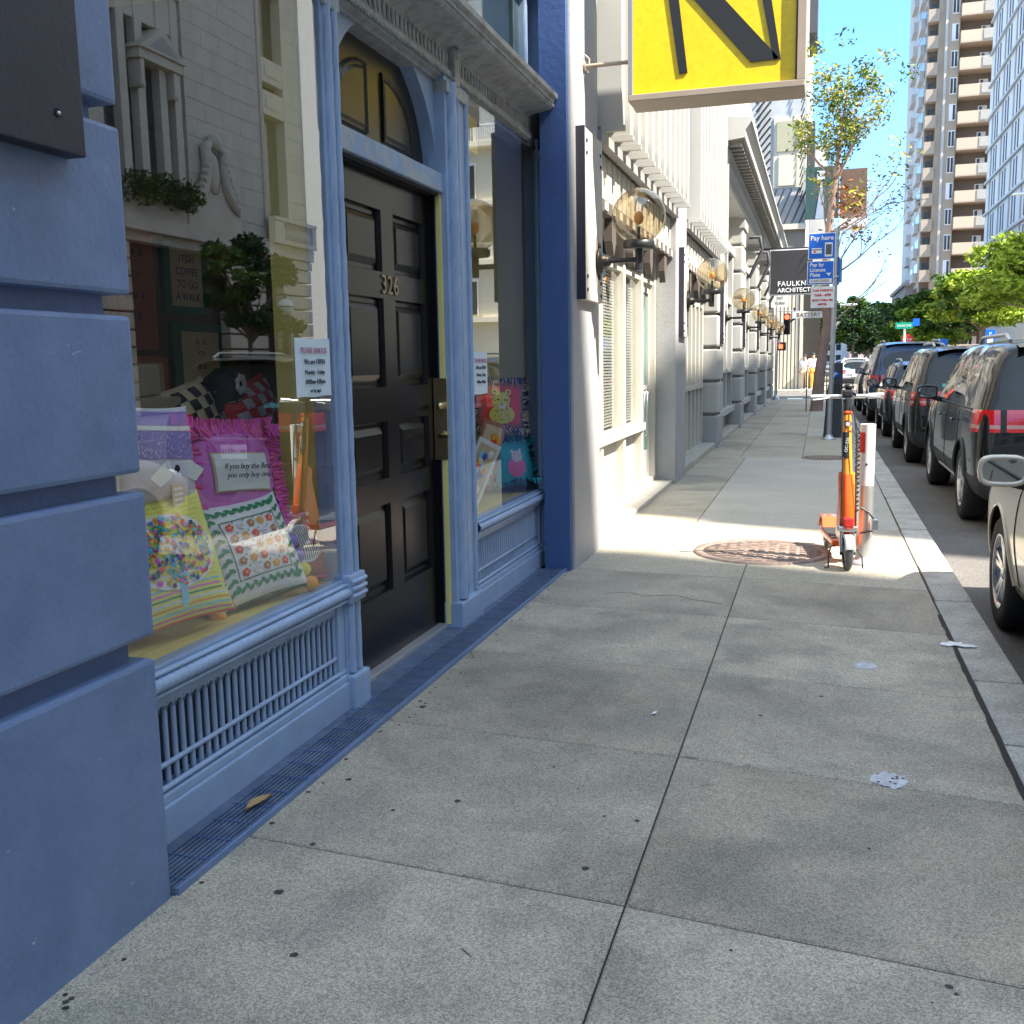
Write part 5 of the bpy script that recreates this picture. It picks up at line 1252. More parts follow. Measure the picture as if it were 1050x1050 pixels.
# ------------------------------------------------------------------ trees
bark = mat('pinkish_bark', (.30, .20, .16), .85, var=.3, vs=4, bump=.6, bs=30); barkd = mat('grey_bark', (.20, .15, .11), .9, bump=.5)
def leafmat(name, c, c2): return mat(name, c, .55, var=.35, vs=1.2, c2=c2, spec=.3)
lfy = leafmat('yellow_green_leaves', (.40, .36, .03), (.14, .20, .02)); lfg = leafmat('green_leaves', (.09, .17, .02), (.045, .10, .015)); lfl = leafmat('lime_leaves', (.30, .38, .03), (.14, .24, .02)); lfd = leafmat('dark_leaves', (.018, .055, .018), (.03, .075, .015)); lfb = leafmat('rusty_leaves', (.38, .13, .04), (.16, .10, .02))
def leaves(mb, cen, rad_, n, size, m, r, sc=(1, 1, 1), shell=.35):
    for k in range(n):
        while True:
            p = Vector((r.uniform(-1, 1), r.uniform(-1, 1), r.uniform(-1, 1)))
            if shell*.8 < p.length < 1: break
        p = Vector((p.x*sc[0], p.y*sc[1], p.z*sc[2]))*rad_+Vector(cen)
        a = Vector((r.gauss(0, 1), r.gauss(0, 1), r.gauss(0, .6))).normalized(); b = a.cross(Vector((r.gauss(0, 1), r.gauss(0, 1), r.gauss(0, 1)))).normalized()
        s_ = size*r.uniform(.6, 1.4)
        mb.add([p-a*s_, p+b*s_*.42, p+a*s_, p-b*s_*.42], [(0, 1, 2, 3)], m)
def tree(name, label, x, y, h, spread, trunk_h, lm, lm2=None, nclump=26, nleaf=110, lsize=.16, seed=1, tr_=.16, bk=barkd, group=None, lean=(0, 0), z0=0, flat=.62, sparse=1.):
    t = thing(name, label, 'tree', (x, y, z0), group); r = random.Random(seed)
    tk = MB(); top = Vector((x+lean[0], y+lean[1], z0+trunk_h))
    tk.tube([(x, y, z0-.05), (x+lean[0]*.2+.03, y, z0+trunk_h*.35), (x+lean[0]*.6, y+lean[1]*.5, z0+trunk_h*.7), top], [tr_*1.25, tr_, tr_*.85, tr_*.75], bk, 10)
    cw_ = MB(); cc = Vector((x+lean[0]*1.3, y+lean[1], z0+trunk_h+(h-trunk_h)*.5)); hh = (h-trunk_h)*.5
    for k in range(nclump):
        a = r.random()*2*pi; q_ = sqrt(r.random()); zz = r.uniform(-.85, .85)
        rr2 = spread*q_*sqrt(max(.15, 1-(max(0, zz))**2)); p = cc+Vector((rr2*cos(a), rr2*sin(a), hh*zz))
        mid = (top+p)/2+Vector((r.uniform(-.2, .2), r.uniform(-.2, .2), -.15*spread*.3))
        if k % 2 == 0 or nclump < 20: tk.tube([top-Vector((0, 0, r.random()*trunk_h*.15)), mid, p], [tr_*.5, tr_*.28, tr_*.08], bk, 6, cap=False)
        m_ = lm if (lm2 is None or r.random() < .6) else lm2
        leaves(cw_, p, spread*r.uniform(.22, .36), int(nleaf*sparse), lsize, m_, r, (1, 1, flat), shell=.2)
    tk.build('trunk', t); cw_.build('crown', t); return t
# near sparse street tree (behind the pole)
t = thing('street_tree', 'tall slim street tree with pinkish trunk, bare lower twigs and yellow green leaves on top', 'tree', (0, 30.2, 0)); r = random.Random(21)
tk = MB(); T0 = [(-.05, 30.2, -.05), (.02, 30.2, 1.0), (.08, 30.2, 1.6), (.20, 30.2, 2.4), (.10, 30.2, 3.6), (.16, 30.2, 4.8), (.30, 30.2, 6.2), (.45, 30.2, 7.6), (.6, 30.2, 8.9)]
tk.tube(T0, [.18, .15, .14, .13, .115, .10, .08, .05, .02], bark, 12)
tips = []
def branch(p, d, L, r0, lev):
    pts = [p]; q_ = Vector(p); d = Vector(d).normalized()
    for k in range(5):
        d = (d+Vector((r.gauss(0, .13), r.gauss(0, .13), .08+r.gauss(0, .08)))).normalized(); q_ = q_+d*L/5; pts.append(q_.copy())
        if lev > 0 and k > 0:
            dd = (d+Vector((r.gauss(0, .6), r.gauss(0, .6), r.gauss(.1, .3)))).normalized(); branch(q_, dd, L*.5, r0*.45, lev-1)
    tk.tube(pts, [r0*(1-.16*k) for k in range(6)], bark, 5, cap=False); tips.append(q_.copy())
for (ti, d, L) in [(3, (1, .1, .6), 1.6), (4, (1, 0, .9), 2.0), (4, (.9, .3, .5), 1.9), (5, (1, -.3, .9), 1.9), (5, (-.6, .2, 1.2), 1.3), (5, (.7, .6, 1), 1.9), (6, (1, 0, 1), 1.7), (6, (-.7, 0, 1.2), 1.4), (6, (.6, -.6, 1.2), 1.5), (7, (.8, .2, 1), 1.3), (7, (-.5, .4, 1), 1.1), (5, (1, .2, .3), 1.7), (6, (.3, .8, 1), 1.3)]:
    branch(Vector(T0[ti]), d, L, .035, 2)
tk.build('trunk', t)
cwn = MB()
for p in tips:
    if p.z > 6.0: leaves(cwn, p, .26, 20 if p.z > 6.9 else 6, .06, lfy if r.random() < .65 else lfg, r, shell=.1)
    elif p.z > 4.2: leaves(cwn, p, .25, 4, .05, bark, r, shell=.1)
for k in range(34): leaves(cwn, (.45+r.gauss(0, .50), 30.2+r.gauss(0, .45), 7.9+r.gauss(0, .72)), .30, 40, .066, lfy if r.random() < .6 else lfg, r, shell=.1)
cwn.build('crown', t)
cb = MB()
for k in range(20): leaves(cb, (.68+r.gauss(0, .28), 30.4+r.gauss(0, .25), 5.45+r.gauss(0, .38)), .26, 20, .07, lfb if r.random() < .6 else lfy, r, shell=.1)
cb.build('rusty_foliage', t)
tg_ = MB(); tg_.tube([(-.32, 30.0, 0), (-.32, 30.0, 1.1)], .02, barkd, 6); tg_.tube([(.22, 30.4, 0), (.22, 30.4, 1.0)], .02, barkd, 6); o = tg_.build('tree_stake'); tag(o, 'pair of thin wooden stakes beside the slim street tree', 'stake')
# trees on the right pavement
G_ = 'trees on the right hand pavement'
tree('broad_tree', 'largest lime green tree with pale forked limbs at the right edge', 14.2, 76, 9.3, 4.4, 4.6, lfl, lfl, 70, 330, .22, 2, .22, mat('pale_bark', (.42, .34, .26), .8), G_, flat=.5)
tree('broad_tree', 'second lime tree from the right, just behind the largest one', 11.9, 86, 8.0, 4.0, 3.8, lfl, lfg, 56, 300, .22, 3, .22, barkd, G_, flat=.5)
tree('broad_tree', 'darker green tree third from the right with a shaded underside', 12.2, 128, 9.2, 5.4, 3.2, lfg, lfl, 44, 200, .34, 4, .22, barkd, G_, flat=.55)
tree('broad_tree', 'dark green rounded tree left of the lime trees', 10.8, 165, 9.6, 6.0, 3.0, lfd, lfg, 40, 200, .40, 5, .25, barkd, G_)
tree('broad_tree', 'small distant dark tree at the end of the street', 8.6, 210, 9.4, 6.0, 2.4, lfd, lfd, 36, 180, .45, 6, .25, barkd, G_)
tree('clipped_tree', 'dense round dark green tree right of the sign pole', 2.3, 78, 5.9, 1.5, 2.6, lfd, lfg, 40, 220, .13, 8, .12, barkd, 'trees on the left pavement', flat=.9)
tree('shop_tree', 'yellow green tree beside the dark shop entrance beyond the crossing', -.1, 56, 5.4, 1.1, 2.3, lfy, lfd, 20, 120, .12, 9, .08, barkd, 'trees on the left pavement', flat=1.)

# ------------------------------------------------------------------ tower and right hand buildings
tw = thing('apartment_tower', 'tall tan apartment tower with stacked balconies', 'building', (17, 140, 0))
tan = mat('tower_tan', (.42, .33, .25), .8, var=.08, vs=.1); tanl = mat('tower_parapet', (.55, .43, .31), .8, var=.06, vs=.2); twh = mat('tower_cream', (.66, .60, .46), .75, var=.05, vs=.2); twd = mat('tower_recess_shade', (.20, .155, .12), .85); tpale = mat('tower_pale', (.48, .45, .42), .7)
ty0 = 130; m = MB()
m.box(12.7, 24, ty0+1.6, 158, 0, 70, tan); m.box(15.0, 16.45, ty0, ty0+1.7, 0, 70, tan); m.box(13.95, 14.9, ty0+.4, ty0+1.7, 0, 70, tan); m.box(14.7, 15.0, ty0-.15, ty0+1.7, 0, 70, tpale)
m.box(20.9, 24, ty0, ty0+1.7, 0, 70, twh); m.box(12.6, 12.72, ty0+2, 158, 0, 70, tpale)
m.build('wall', tw)
flh = 2.86
side = MB(); bp = MB(); sb_ = MB(); wn = MB(); rl = MB(); dr_ = MB(); jn = MB()
for k in range(24):
    z = 1.5+k*flh
    bp.box(16.5, 20.85, ty0-.9, ty0-.75, z, z+1.15, tanl); bp.box(16.5, 16.65, ty0-.75, ty0+1.6, z, z+1.15, tanl); bp.box(16.5, 20.85, ty0-.9, ty0+1.6, z-.15, z, tan); bp.next()
    rl.box(19.2, 20.9, ty0-.96, ty0-.92, z+.1, z+1.15, mat('rail_tan', (.42, .38, .33), .6)).next(); dr_.box(19.2, 20.3, ty0+1.42, ty0+1.49, z, z+2.1, F['white']); dr_.box(19.35, 19.7, ty0+1.39, ty0+1.42, z+.1, z+2.0, winglass); dr_.next()
    wn.box(15.5, 16.3, ty0-.03, ty0+.02, z+.4, z+2.2, F['white']); wn.box(15.55, 15.85, ty0-.05, ty0-.03, z+.5, z+2.1, winglass if k % 3 else F['lav']); wn.box(15.95, 16.25, ty0-.05, ty0-.03, z+.5, z+2.1, winglass); wn.next()
    sb_.box(12.6, 13.95, ty0+.2, ty0+.35, z, z+1.2, tan); sb_.box(12.6, 13.95, ty0+.2, ty0+1.6, z-.15, z, tan); sb_.next()
    wn.box(13.0, 13.7, ty0+1.42, ty0+1.49, z+.3, z+2.1, winglass).next()
    wn.box(21.7, 22.5, ty0-.05, ty0-.01, z+.6, z+2.0, mat('pale_window', (.35, .40, .44), .1, spec=.8)).next()
    side.box(12.0, 12.6, ty0+3, ty0+6.5, z, z+1.1, tpale); side.box(12.0, 12.6, ty0+14, ty0+18, z, z+1.1, tpale); side.box(12.55, 12.6, ty0+2.4, ty0+7, z+.1, z+2.2, winglass); side.box(12.55, 12.6, ty0+9, ty0+12, z+.5, z+2.1, winglass)
    jn.box(20.92, 24, ty0-.03, ty0-.004, z-.1, z, tan).next()
bp.pieces('balcony', tw); sb_.pieces('small_balcony', tw); wn.pieces('window', tw); rl.pieces('balcony_railing', tw); dr_.pieces('balcony_door', tw); jn.pieces('floor_band', tw)
tag(side.build('side_balconies', tw), kind='stuff')
rc = MB(); rc.box(16.6, 20.85, ty0+1.5, ty0+1.59, 0, 70, twd); rc.box(12.75, 13.9, ty0+1.5, ty0+1.59, 0, 70, twd); rc.build('recess_wall', tw)  # darkened tan backing, balcony shade put into its colour
tw.location = (17.6, 168, 0); tw.scale = (1.03, 1.2, 1.2)
# grey slit windowed building
gb = thing('grey_slit_building', 'pale grey building with slanting sill bands and narrow slit windows at the right edge', 'building', (17, 85, 0))
pg_ = mat('pale_blue_grey', (.74, .69, .64), .7, var=.05, vs=.2)
m = MB(); m.box(16.8, 40, 86, 124, 0, 60, pg_); m.build('wall', gb)
m = MB(); w2 = MB(); m2 = MB()
for k in range(16):
    z = 6.5+k*3.3; m.box(16.55, 16.8, 85.9, 124.1, z, z+.22, white).next()
    for j in range(6):
        y = 87+j*6.2
        for q_ in (0, 1.4): w2.box(16.74, 16.81, y+q_, y+q_+.34, z+.5, z+3.0, mat('slit_dark', (.10, .10, .12), .5, spec=.2))
        m2.box(16.70, 16.8, y+3.05, y+3.4, z+.22, z+3.3, mat('grey_fin', (.40, .38, .35), .7))
m.pieces('sill_band', gb); tag(w2.build('slit_windows', gb), kind='stuff'); tag(m2.build('piers', gb), kind='stuff')
m = MB(); m.box(16.6, 16.82, 88, 90.5, 0, 4.2, cream_); m.cyl((16.6, 89.25, 4.2), (16.82, 89.25, 4.2), 1.25, cream_, 24); m.build('arched_doorway', gb)
# distant backdrop buildings
for i, (x0, x1, y0, y1, h, c, lab) in enumerate([(24.2, 40, 99, 129, 14, (.35, .30, .24), 'low brown building between the grey block and the tower'), (12, 30, 165, 195, 12, (.36, .30, .26), 'brown curved roofed building below the tower'), (-2, 8.5, 330, 350, 9, (.55, .60, .64), 'hazy pale glass building closing the view at the end of the street'), (8, 30, 300, 330, 14, (.45, .34, .28), 'distant terracotta building behind the dark trees'), (-20, -1, 132, 200, 14, (.5, .48, .44), 'far pale building on the left beyond the dark tree')]):
    t = thing('distant_building', lab, 'building', ((x0+x1)/2, y0, 0), 'distant buildings at the street end')
    mm = mat('far_wall%d' % i, c, .8); m = MB(); m.box(x0, x1, y0, y1, 0, h, mm); m.box(x0-.4, x1+.4, y0-.4, y1, h, h+.5, mm); m.build('wall', t)
    m = MB()
    for a in range(int((x1-x0)/3)):
        for b in range(int(h/3.2)): m.box(x0+.8+a*3, x0+2.2+a*3, y0-.06, y0+.02, 1+b*3.2, 2.8+b*3.2, winglass)
    m.build('window', t)

# ------------------------------------------------------------------ people and far street furniture
skin = mat('skin', (.45, .27, .19), .6); hairm = mat('dark_hair', (.03, .02, .015), .7)
def person(label, x, y, h, top, legs, stride, arm=0.3, rz=0):
    t = thing('person', label, 'person', (x, y, 0), 'people at the far corner', rz)
    s = h/1.75
    P = dict(pel=(0, 0, .95), ch=(0, 0, 1.28), nk=(0, 0, 1.47), hd=(0, -.02, 1.6), ht=(0, -.01, 1.70), hl=(-.09, 0, .90), kl=(-.10, -stride*.45, .50), al=(-.10, -stride*.3, .08), tl=(-.10, -stride*.3-.17, .03), hr=(.09, 0, .90), kr=(.10, stride*.1, .50), ar=(.10, stride*.7, .10), tr=(.10, stride*.7-.16, .04),
             sl=(-.19, 0, 1.40), el=(-.25, arm*.3, 1.12), wl=(-.24, -arm*.4, .90), fl=(-.235, -arm*.5, .80), sr=(.19, 0, 1.40), er=(.25, -arm*.1, 1.12), wr=(.24, -arm*.9, .98), fr=(.235, -arm*1.2, .93))
    E = [('pel', 'ch'), ('ch', 'nk'), ('nk', 'hd'), ('hd', 'ht'), ('pel', 'hl'), ('hl', 'kl'), ('kl', 'al'), ('al', 'tl'), ('pel', 'hr'), ('hr', 'kr'), ('kr', 'ar'), ('ar', 'tr'), ('ch', 'sl'), ('sl', 'el'), ('el', 'wl'), ('wl', 'fl'), ('ch', 'sr'), ('sr', 'er'), ('er', 'wr'), ('wr', 'fr')]
    Rr = dict(pel=.14, ch=.15, nk=.06, hd=.10, ht=.085, hl=.095, hr=.095, kl=.062, kr=.062, al=.042, ar=.042, tl=.04, tr=.04, sl=.065, sr=.065, el=.045, er=.045, wl=.03, wr=.03, fl=.03, fr=.03)
    def skinmesh(keys, edges, grow, m, name):
        ks = list(keys); me = bpy.data.meshes.new(name); me.from_pydata([tuple(Vector(P[k])*s) for k in ks], [(ks.index(a), ks.index(b)) for a, b in edges], [])
        o = bpy.data.objects.new(name, me); col.objects.link(o); sk = o.modifiers.new('k', 'SKIN'); sb = o.modifiers.new('s', 'SUBSURF'); sb.levels = 1
        for i, k in enumerate(ks): me.skin_vertices[0].data[i].radius = ((Rr[k]+grow)*s, (Rr[k]*(.8 if k in ('ch', 'pel') else 1)+grow)*s); me.skin_vertices[0].data[i].use_root = (i == 0)
        dg = bpy.context.evaluated_depsgraph_get(); dg.update(); nm = bpy.data.meshes.new_from_object(o.evaluated_get(dg)); bpy.data.objects.remove(o)
        nm.materials.clear(); nm.materials.append(m)
        for p in nm.polygons: p.use_smooth = True
        q_ = bpy.data.objects.new(name, nm); col.objects.link(q_); q_.parent = t
    skinmesh(P.keys(), E, 0, skin, 'body')
    skinmesh(['ch', 'pel', 'sl', 'el', 'sr', 'er'], [('pel', 'ch'), ('ch', 'sl'), ('sl', 'el'), ('ch', 'sr'), ('sr', 'er')], .02, top, 'shirt')
    skinmesh(['pel', 'hl', 'kl', 'al', 'hr', 'kr', 'ar'], [('pel', 'hl'), ('hl', 'kl'), ('kl', 'al'), ('pel', 'hr'), ('hr', 'kr'), ('kr', 'ar')], .018, legs, 'trousers')
    m = MB(); m.ball((0, .015, 1.655*s), .112*s, hairm, 12, sc=(1, 1.05, .9)); m.build('hair', t, True)
    for sx, k in ((-1, 'tl'), (1, 'tr')):
        m = MB(); p = Vector(P[k])*s; m.box(p.x-.045, p.x+.045, p.y-.06, p.y+.19, max(0, p.z-.04), p.z+.04, F['white'], b=.02); m.build('shoe', t, True)
person('person in a white shirt and orange trousers walking by the dark shop entrance', -.28, 52.6, 1.78, F['white'], F['orange'], .30, rz=rad(20))
person('person in a light top and dark shorts just left of the white shirted walker', -.68, 53.0, 1.70, F['cream'], F['tan'], .25, rz=rad(-10))
t = thing('street_name_post', 'green street name blade on a white pole far ahead above the parked cars', 'sign', (4.6, 62, 0))
m = MB(); m.tube([(4.55, 62, 0), (4.55, 62, 3.3)], .06, wh); m.build('pole', t)
m = MB(); m.box(4.05, 4.95, 61.9, 61.96, 3.05, 3.4, gr_, b=.01); text_mb('SANSOME', .17, wh, (4.5, 61.89, 3.22), (1, 0, 0), (0, 0, 1), m); m.box(4.95, 5.3, 61.9, 61.96, 3.2, 3.6, bl_); m.build('name_blade', t)
t = thing('stop_sign', 'small red stop sign far ahead right of the green street sign', 'sign', (7.0, 78, 0))
m = MB(); m.tube([(5.9, 78, 0), (5.9, 78, 2.9)], .05, galv); m.build('pole', t)
m = MB(); m.lathe([(0, .02), (.42, .02), (.42, 0)], rd, 8, Matrix.Translation((5.9, 77.9, 2.7)) @ Matrix.Rotation(pi/2, 4, 'X') @ Matrix.Rotation(pi/8, 4, 'Z'), False); text_mb('STOP', .26, wh, (5.9, 77.87, 2.7), (1, 0, 0), (0, 0, 1), m); m.build('plate', t)
for i, (x, y, z0, z1, w_, mm, lab, sy) in enumerate([(8.95, 62, 1.9, 2.9, .5, bl_, 'blue mailbox shaped kiosk under the trees', 'P'), (7.6, 72, 1.4, 2.6, .6, bl_, 'tall blue panel under the dark trees', ''), (10.9, 62, 2.0, 3.0, .55, F['orange'], 'yellow and orange poster beside the arched doorway', ''), (11.4, 62, 1.7, 3.3, .5, bl_, 'blue and white parking sign nearest the right edge', 'P')]):
    t = thing('kerbside_sign', lab, 'sign', (x, y, 0), 'small signs along the right kerb'); m = MB(); m.box(x-w_/2, x+w_/2, y-.03, y, z0, z1, mm, b=.01); m.build('plate', t)
    m = MB(); m.box(x-w_*.3, x+w_*.3, y-.035, y-.031, z0+.2, z0+.5, wh)
    if sy: text_mb(sy, .28, wh, (x, y-.04, z1-.25), (1, 0, 0), (0, 0, 1), m)
    m.build('lettering', t); m = MB(); m.tube([(x, y+.03, 0), (x, y+.03, z1)], .04, galv); m.build('pole', t)
t = thing('street_lamp', 'slender street light arm poking out right of the sign pole', 'street lamp', (-.2, 60, 0))
m = MB(); m.tube([(-.1, 60, 0), (-.1, 60, 5.0)], .09, galv); m.tube([(-.1, 60, 4.2), (.8, 60, 4.35), (1.4, 60, 4.4)], .05, galv); m.build('pole', t); m = MB(); m.ball((1.6, 60, 4.38), .3, galv, 12, sc=(1.2, .6, .25)); m.build('lantern', t)
t = thing('street_lamp', 'pale street light arm in front of the slit windowed building', 'street lamp', (13.2, 60, 0))
m = MB(); m.tube([(13.2, 66, 0), (13.2, 66, 10.3)], .1, galv); m.tube([(13.2, 66, 10.2), (12., 66, 10.6), (10.9, 66, 10.6)], .05, wh); m.build('pole', t); m = MB(); m.ball((10.7, 66, 10.55), .35, wh, 12, sc=(1.2, .5, .2)); m.build('lantern', t)

# ------------------------------------------------------------------ opposite side of the street (reflected in the shop glass, and what shades it)
OX = 17.0
oa = thing('opposite_tall_building', 'tall plain stone building across the street behind the camera side', 'building', (OX, -15, 0))
m = MB(); m.box(OX+.1, OX+4, -60, .4, 0, 28, stone); m.build('wall', oa)
m = MB()
for k in range(10):
    for j in range(7): m.box(OX+.04, OX+.12, -40+k*4.2, -38.2+k*4.2, 1+j*3.8, 3.5+j*3.8, winglass).next()
m.pieces('window', oa)
ol = thing('opposite_low_building', 'lower building across the street that lets the sun through', 'building', (OX, 3, 0))
m = MB(); m.box(OX+.15, OX+12, .4, 3.3, 0, 17.0, stone); m.build('wall', ol)
m = MB(); m.box(OX+.1, OX+.2, 1.3, 2.8, 2, 5, winglass); m.next(); m.box(OX+.1, OX+.2, 1.3, 2.8, 8, 11, winglass); m.pieces('window', ol)
ob = thing('opposite_classical_building', 'grey limestone classical building mirrored in the left shop window', 'building', (OX, 24, 0))
m = MB(); B0, B1, BH = 3.3, 40.0, 24.2
m.box(OX+.5, OX+20, B0, B1, 0, BH, stoned)
m.box(OX, OX+.5, B0, 5.8, 0, 22.6, stone); m.build('core', ob)
def ash(mb, y0, y1, z0, z1, x0=OX, x1=OX+.5, ch=.62):
    z = z0; k = 0
    while z < z1-.01:
        zt = min(z+ch, z1); y = y0-(.5 if k % 2 else 0)
        while y < y1-.01:
            ya, yb = max(y, y0), min(y+1.15, y1)
            if yb-ya > .02: mb.box(x0, x1, ya+.007, yb-.007, z+.007, zt-.007, stone)
            y += 1.15
        z = zt; k += 1
m = MB()
# plain pier zones between window bays (mirror order: low y appears on the left)
ash(m, 5.8, 27.0, 6.2, BH); ash(m, 31.6, 36.5, 6.3, BH); ash(m, 38.6, B1, 6.3, BH)
m.build('ashlar', ob)
m = MB()
# rusticated base
for (a, b) in ((5.8, 28.0), (33.5, 36.2), (37.6, B1)):
    z = 0
    while z < 5.5: m.box(OX-.08, OX+.5, a, b, z+.03, z+.52, stone, b=.03); z += .55
m.box(OX-.15, OX+.5, 5.8, B1, 5.5, 5.8, stone, b=.02); m.box(OX-.45, OX+.5, 27.2, 37.2, 5.8, 6.0, stone, b=.02); m.box(OX-.35, OX+.5, 27.4, 37.0, 6.0, 6.3, stone, b=.02); m.box(OX-.25, OX+.5, 37.0, B1, 5.85, 6.3, stone)
m.build('rusticated_base', ob)
m = MB()
# tall window bay with pediment y 27..31.6
for y in (27.0, 28.25, 29.15, 30.3, 31.1): m.box(OX+.05, OX+.5, y, y+.38, 6.3, BH, stone, b=.02)
m.box(OX+.1, OX+.5, 27, 31.6, 12.4, 13.6, stone, b=.03); m.box(OX-.05, OX+.5, 27, 31.6, 13.6, 13.85, stone, b=.02); m.box(OX+.1, OX+.5, 27, 31.6, 18.0, 19.2, stone, b=.03)
m.box(OX-.25, OX+.5, 28.9, 31.2, 11.15, 11.45, stone, b=.02)
m.prism([(28.8, 11.45), (31.3, 11.45), (30.05, 12.3)], OX-.35, OX+.4, stone, 'x'); m.prism([(29.3, 11.55), (30.8, 11.55), (30.05, 12.05)], OX-.36, OX-.34, stoned, 'x')
for y in (29.1, 30.85): m.box(OX-.2, OX+.3, y-.1, y+.1, 10.3, 11.15, stone, b=.03); m.ball((OX-.12, y, 10.4), .14, stone, 10)
m.box(OX-.1, OX+.5, 27.5, 32.3, 6.3, 7.1, stone, b=.02)
m.build('pedimented_window_surround', ob)
m = MB(); m.box(OX+.35, OX+.48, 27, 31.6, 6.3, 12.4, winglass); m.box(OX+.35, OX+.48, 27, 31.6, 13.85, 18, winglass); m.box(OX+.35, OX+.48, 27, 31.6, 19.2, 23.5, winglass); m.box(OX+.35, OX+.48, 36.6, 38.5, 6.3, 23, winglass)
m.box(OX+.3, OX+.45, 28, 33.5, 0, 5.5, dark); m.box(OX+.3, OX+.45, 36.2, 37.6, 0, 4.8, dark); m.build('window_pane', ob)
m = MB()
for y in (36.5, 38.35): m.box(OX-.06, OX+.5, y, y+.22, 6.3, BH, stone, b=.02)
for z in (11.2, 12.4, 15.8, 17.2, 20.8): m.box(OX-.04, OX+.5, 36.7, 38.4, z, z+.9, stone, b=.04); m.box(OX-.08, OX+.5, 36.95, 38.1, z+.25, z+.6, stone, b=.03)
m.build('tall_window_surround', ob)
# balustrade
m = MB(); m.box(OX-.5, OX, 36.4, 39.8, 6.3, 6.45, stone); m.box(OX-.55, OX-.2, 36.4, 39.8, 7.15, 7.3, stone, b=.02); m.box(OX-.5, OX-.2, 36.4, 37.1, 6.45, 7.15, stone); m.box(OX-.5, OX-.2, 39.5, 39.8, 6.45, 7.15, stone)
for k in range(9): m.lathe([(.07, 0), (.1, .05), (.05, .15), (.13, .35), (.06, .55), (.1, .66), (.1, .7)], stone, 10, Matrix.Translation((OX-.35, 37.3+k*.25, 6.45)))
m.build('balustrade', ob)
# carved scroll cartouche
m = MB()
for s_ in (-1, 1):
    pts = [(OX-.15, 32.9+s_*.15, 9.3), (OX-.2, 32.9+s_*.55, 9.1), (OX-.2, 32.9+s_*.5, 8.5), (OX-.2, 32.9+s_*.7, 7.8), (OX-.2, 32.9+s_*1.2, 7.25), (OX-.2, 32.9+s_*1.5, 7.05)]
    m.tube(pts, [.12, .2, .17, .2, .17, .08], stone, 10)
    for k in range(7): m.ball((OX-.3, 32.9+s_*(.5+.13*k), 8.7-.24*k), .13, stone, 8)
m.prism([(31.3, 7.05), (34.5, 7.05), (34.2, 7.5), (33.6, 7.9), (33.35, 8.6), (33.3, 9.2), (32.9, 9.5), (32.5, 9.2), (32.45, 8.6), (32.2, 7.9), (31.6, 7.5)], OX-.12, OX+.2, stone, 'x'); m.ball((OX-.12, 32.9, 8.35), .34, stone, 16, sc=(.4, 1, 1.9)); m.lathe([(.40, -.03), (.46, 0), (.40, .03)], stone, 24, Matrix.Translation((OX-.14, 32.9, 8.35)) @ Matrix.Rotation(pi/2, 4, 'Y') @ Matrix.Scale(1.7, 4, (1, 0, 0))); m.ball((OX-.2, 32.9, 9.35), .28, stone, 12); m.box(OX-.15, OX+.5, 31.2, 34.6, 6.3, 7.1, stone, b=.03)
m.build('scroll_cartouche', ob)
m = MB(); m.box(OX-.6, OX+.5, 5.8, B1+.3, BH-.5, BH, stone); m.build('cornice', ob)
# planter hedges and reflected trees
hd_ = MB(); r = random.Random(31)
for k in range(30): leaves(hd_, (OX-.5, 27.6+r.random()*3.4, 6.9+r.random()*.5), .4, 60, .09, lfd if r.random() < .6 else lfg, r)
tag(hd_.build('balcony_hedge'), 'dark green hedge on the mirrored building ledge', 'hedge')
tree('small_tree', 'small dense tree before the mirrored building entrance', 14.4, 30.6, 5.8, 1.5, 2.6, lfg, lfd, 34, 150, .12, 41, .1, barkd, 'trees across the street')
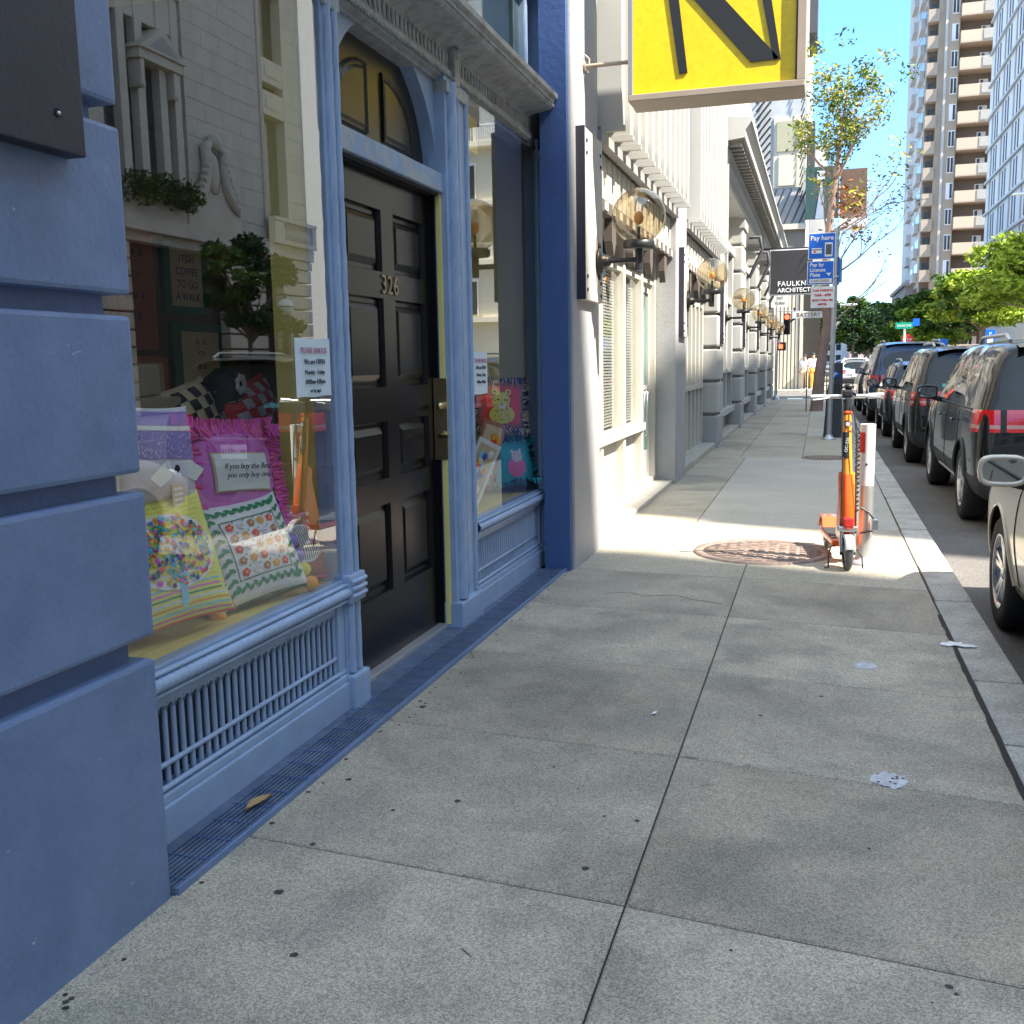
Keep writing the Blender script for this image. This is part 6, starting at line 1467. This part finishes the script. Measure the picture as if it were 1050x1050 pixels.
# globe street lamp opposite
t = thing('post_lamp', 'black post lamp with a round white globe across the street', 'street lamp', (16.0, 36, 0))
m = MB(); m.box(15.7, 16.3, 35.7, 36.3, 0, 1.4, blackm, b=.03); m.tube([(16, 36, 1.4), (16, 36, 3.3)], [.22, .14], blackm, 14); m.lathe([(.14, 3.2), (.32, 3.3), (.32, 3.36), (.14, 3.45), (.2, 3.5)], blackm, 18, Matrix.Translation((16, 36, 0))); m.tube([(15.55, 36, 3.33), (16.45, 36, 3.33)], .04, blackm); m.build('post', t)
m = MB(); m.ball((16, 36, 3.80), .32, mat('opal_globe', (.75, .75, .72), .2), 20); m.build('globe', t); m = MB(); m.lathe([(.33, 3.78), (.335, 3.8), (.33, 3.82)], blackm, 24, Matrix.Translation((16, 36, 0))); m.tube([(16, 35.67, 3.8), (16, 36, 4.13), (16, 36.33, 3.8)], .02, blackm, 6); m.ball((16, 36, 4.2), .06, blackm, 8, sc=(1, 1, 2)); m.build('globe_band', t)
# cream balconied building beyond the crossing
cb_ = thing('cream_balcony_building', 'cream building with railed balconies mirrored in the right shop window', 'building', (16, 62, 0))
crm = mat('cream_wall', (.74, .67, .52), .7, var=.04); m = MB(); m.box(17.0, 34, 52.5, 62, 0, 3, crm) if 0 else None
m.box(14.4, 34, 64, 68.5, 0, 32, crm); m.build('wall', cb_)
m = MB(); w2 = MB(); r2 = MB()
for k in range(8):
    z = 4.5+k*3.6; m.box(14.2, 24, 63.2, 64, z-.3, z, crm); 
    for j in range(4):
        x = 15.1+j*2.4; w2.box(x, x+.95, 63.93, 64.0, z+.2, z+2.3, winglass); m.box(x-.12, x+1.07, 63.9, 64, z+2.3, z+2.45, F['white']); w2.box(x-.05, x, 63.9, 64, z+.2, z+2.3, F['white']); w2.box(x+.45, x+.5, 63.9, 64, z+.2, z+2.3, F['white'])
    if k % 2:
        for j in range(60): r2.box(14.3+j*.15, 14.34+j*.15, 63.25, 63.3, z, z+.95, F['white'])
        r2.box(14.3, 24, 63.22, 63.33, z+.95, z+1.02, F['white'])
m.build('floor_band', cb_); w2.build('window', cb_); r2.build('balcony_railing', cb_)

# buildings behind the camera (they fill the reflections in glass and car bodies)
t = thing('rear_building', 'plain grey building on the near side behind the camera', 'building', (-6, -40, 0), 'buildings behind the camera')
m = MB(); m.box(-20, -1.7, -80, -8.2, -.3, 18, greyp); m.build('wall', t)
m = MB()
for k in range(12):
    for j in range(4): m.box(-1.72, -1.66, -75+k*5.5, -72.5+k*5.5, 1.2+j*4.2, 4+j*4.2, winglass).next()
m.pieces('window', t)
t = thing('rear_building', 'stone building closing the street behind the camera', 'building', (6, -95, 0), 'buildings behind the camera')
m = MB(); m.box(-25, 40, -110, -95, 0, 30, stone); m.build('wall', t)
m = MB()
for k in range(10):
    for j in range(6): m.box(-22+k*6, -19+k*6, -95.05, -94.9, 2+j*4.6, 5+j*4.6, winglass).next()
m.pieces('window', t)
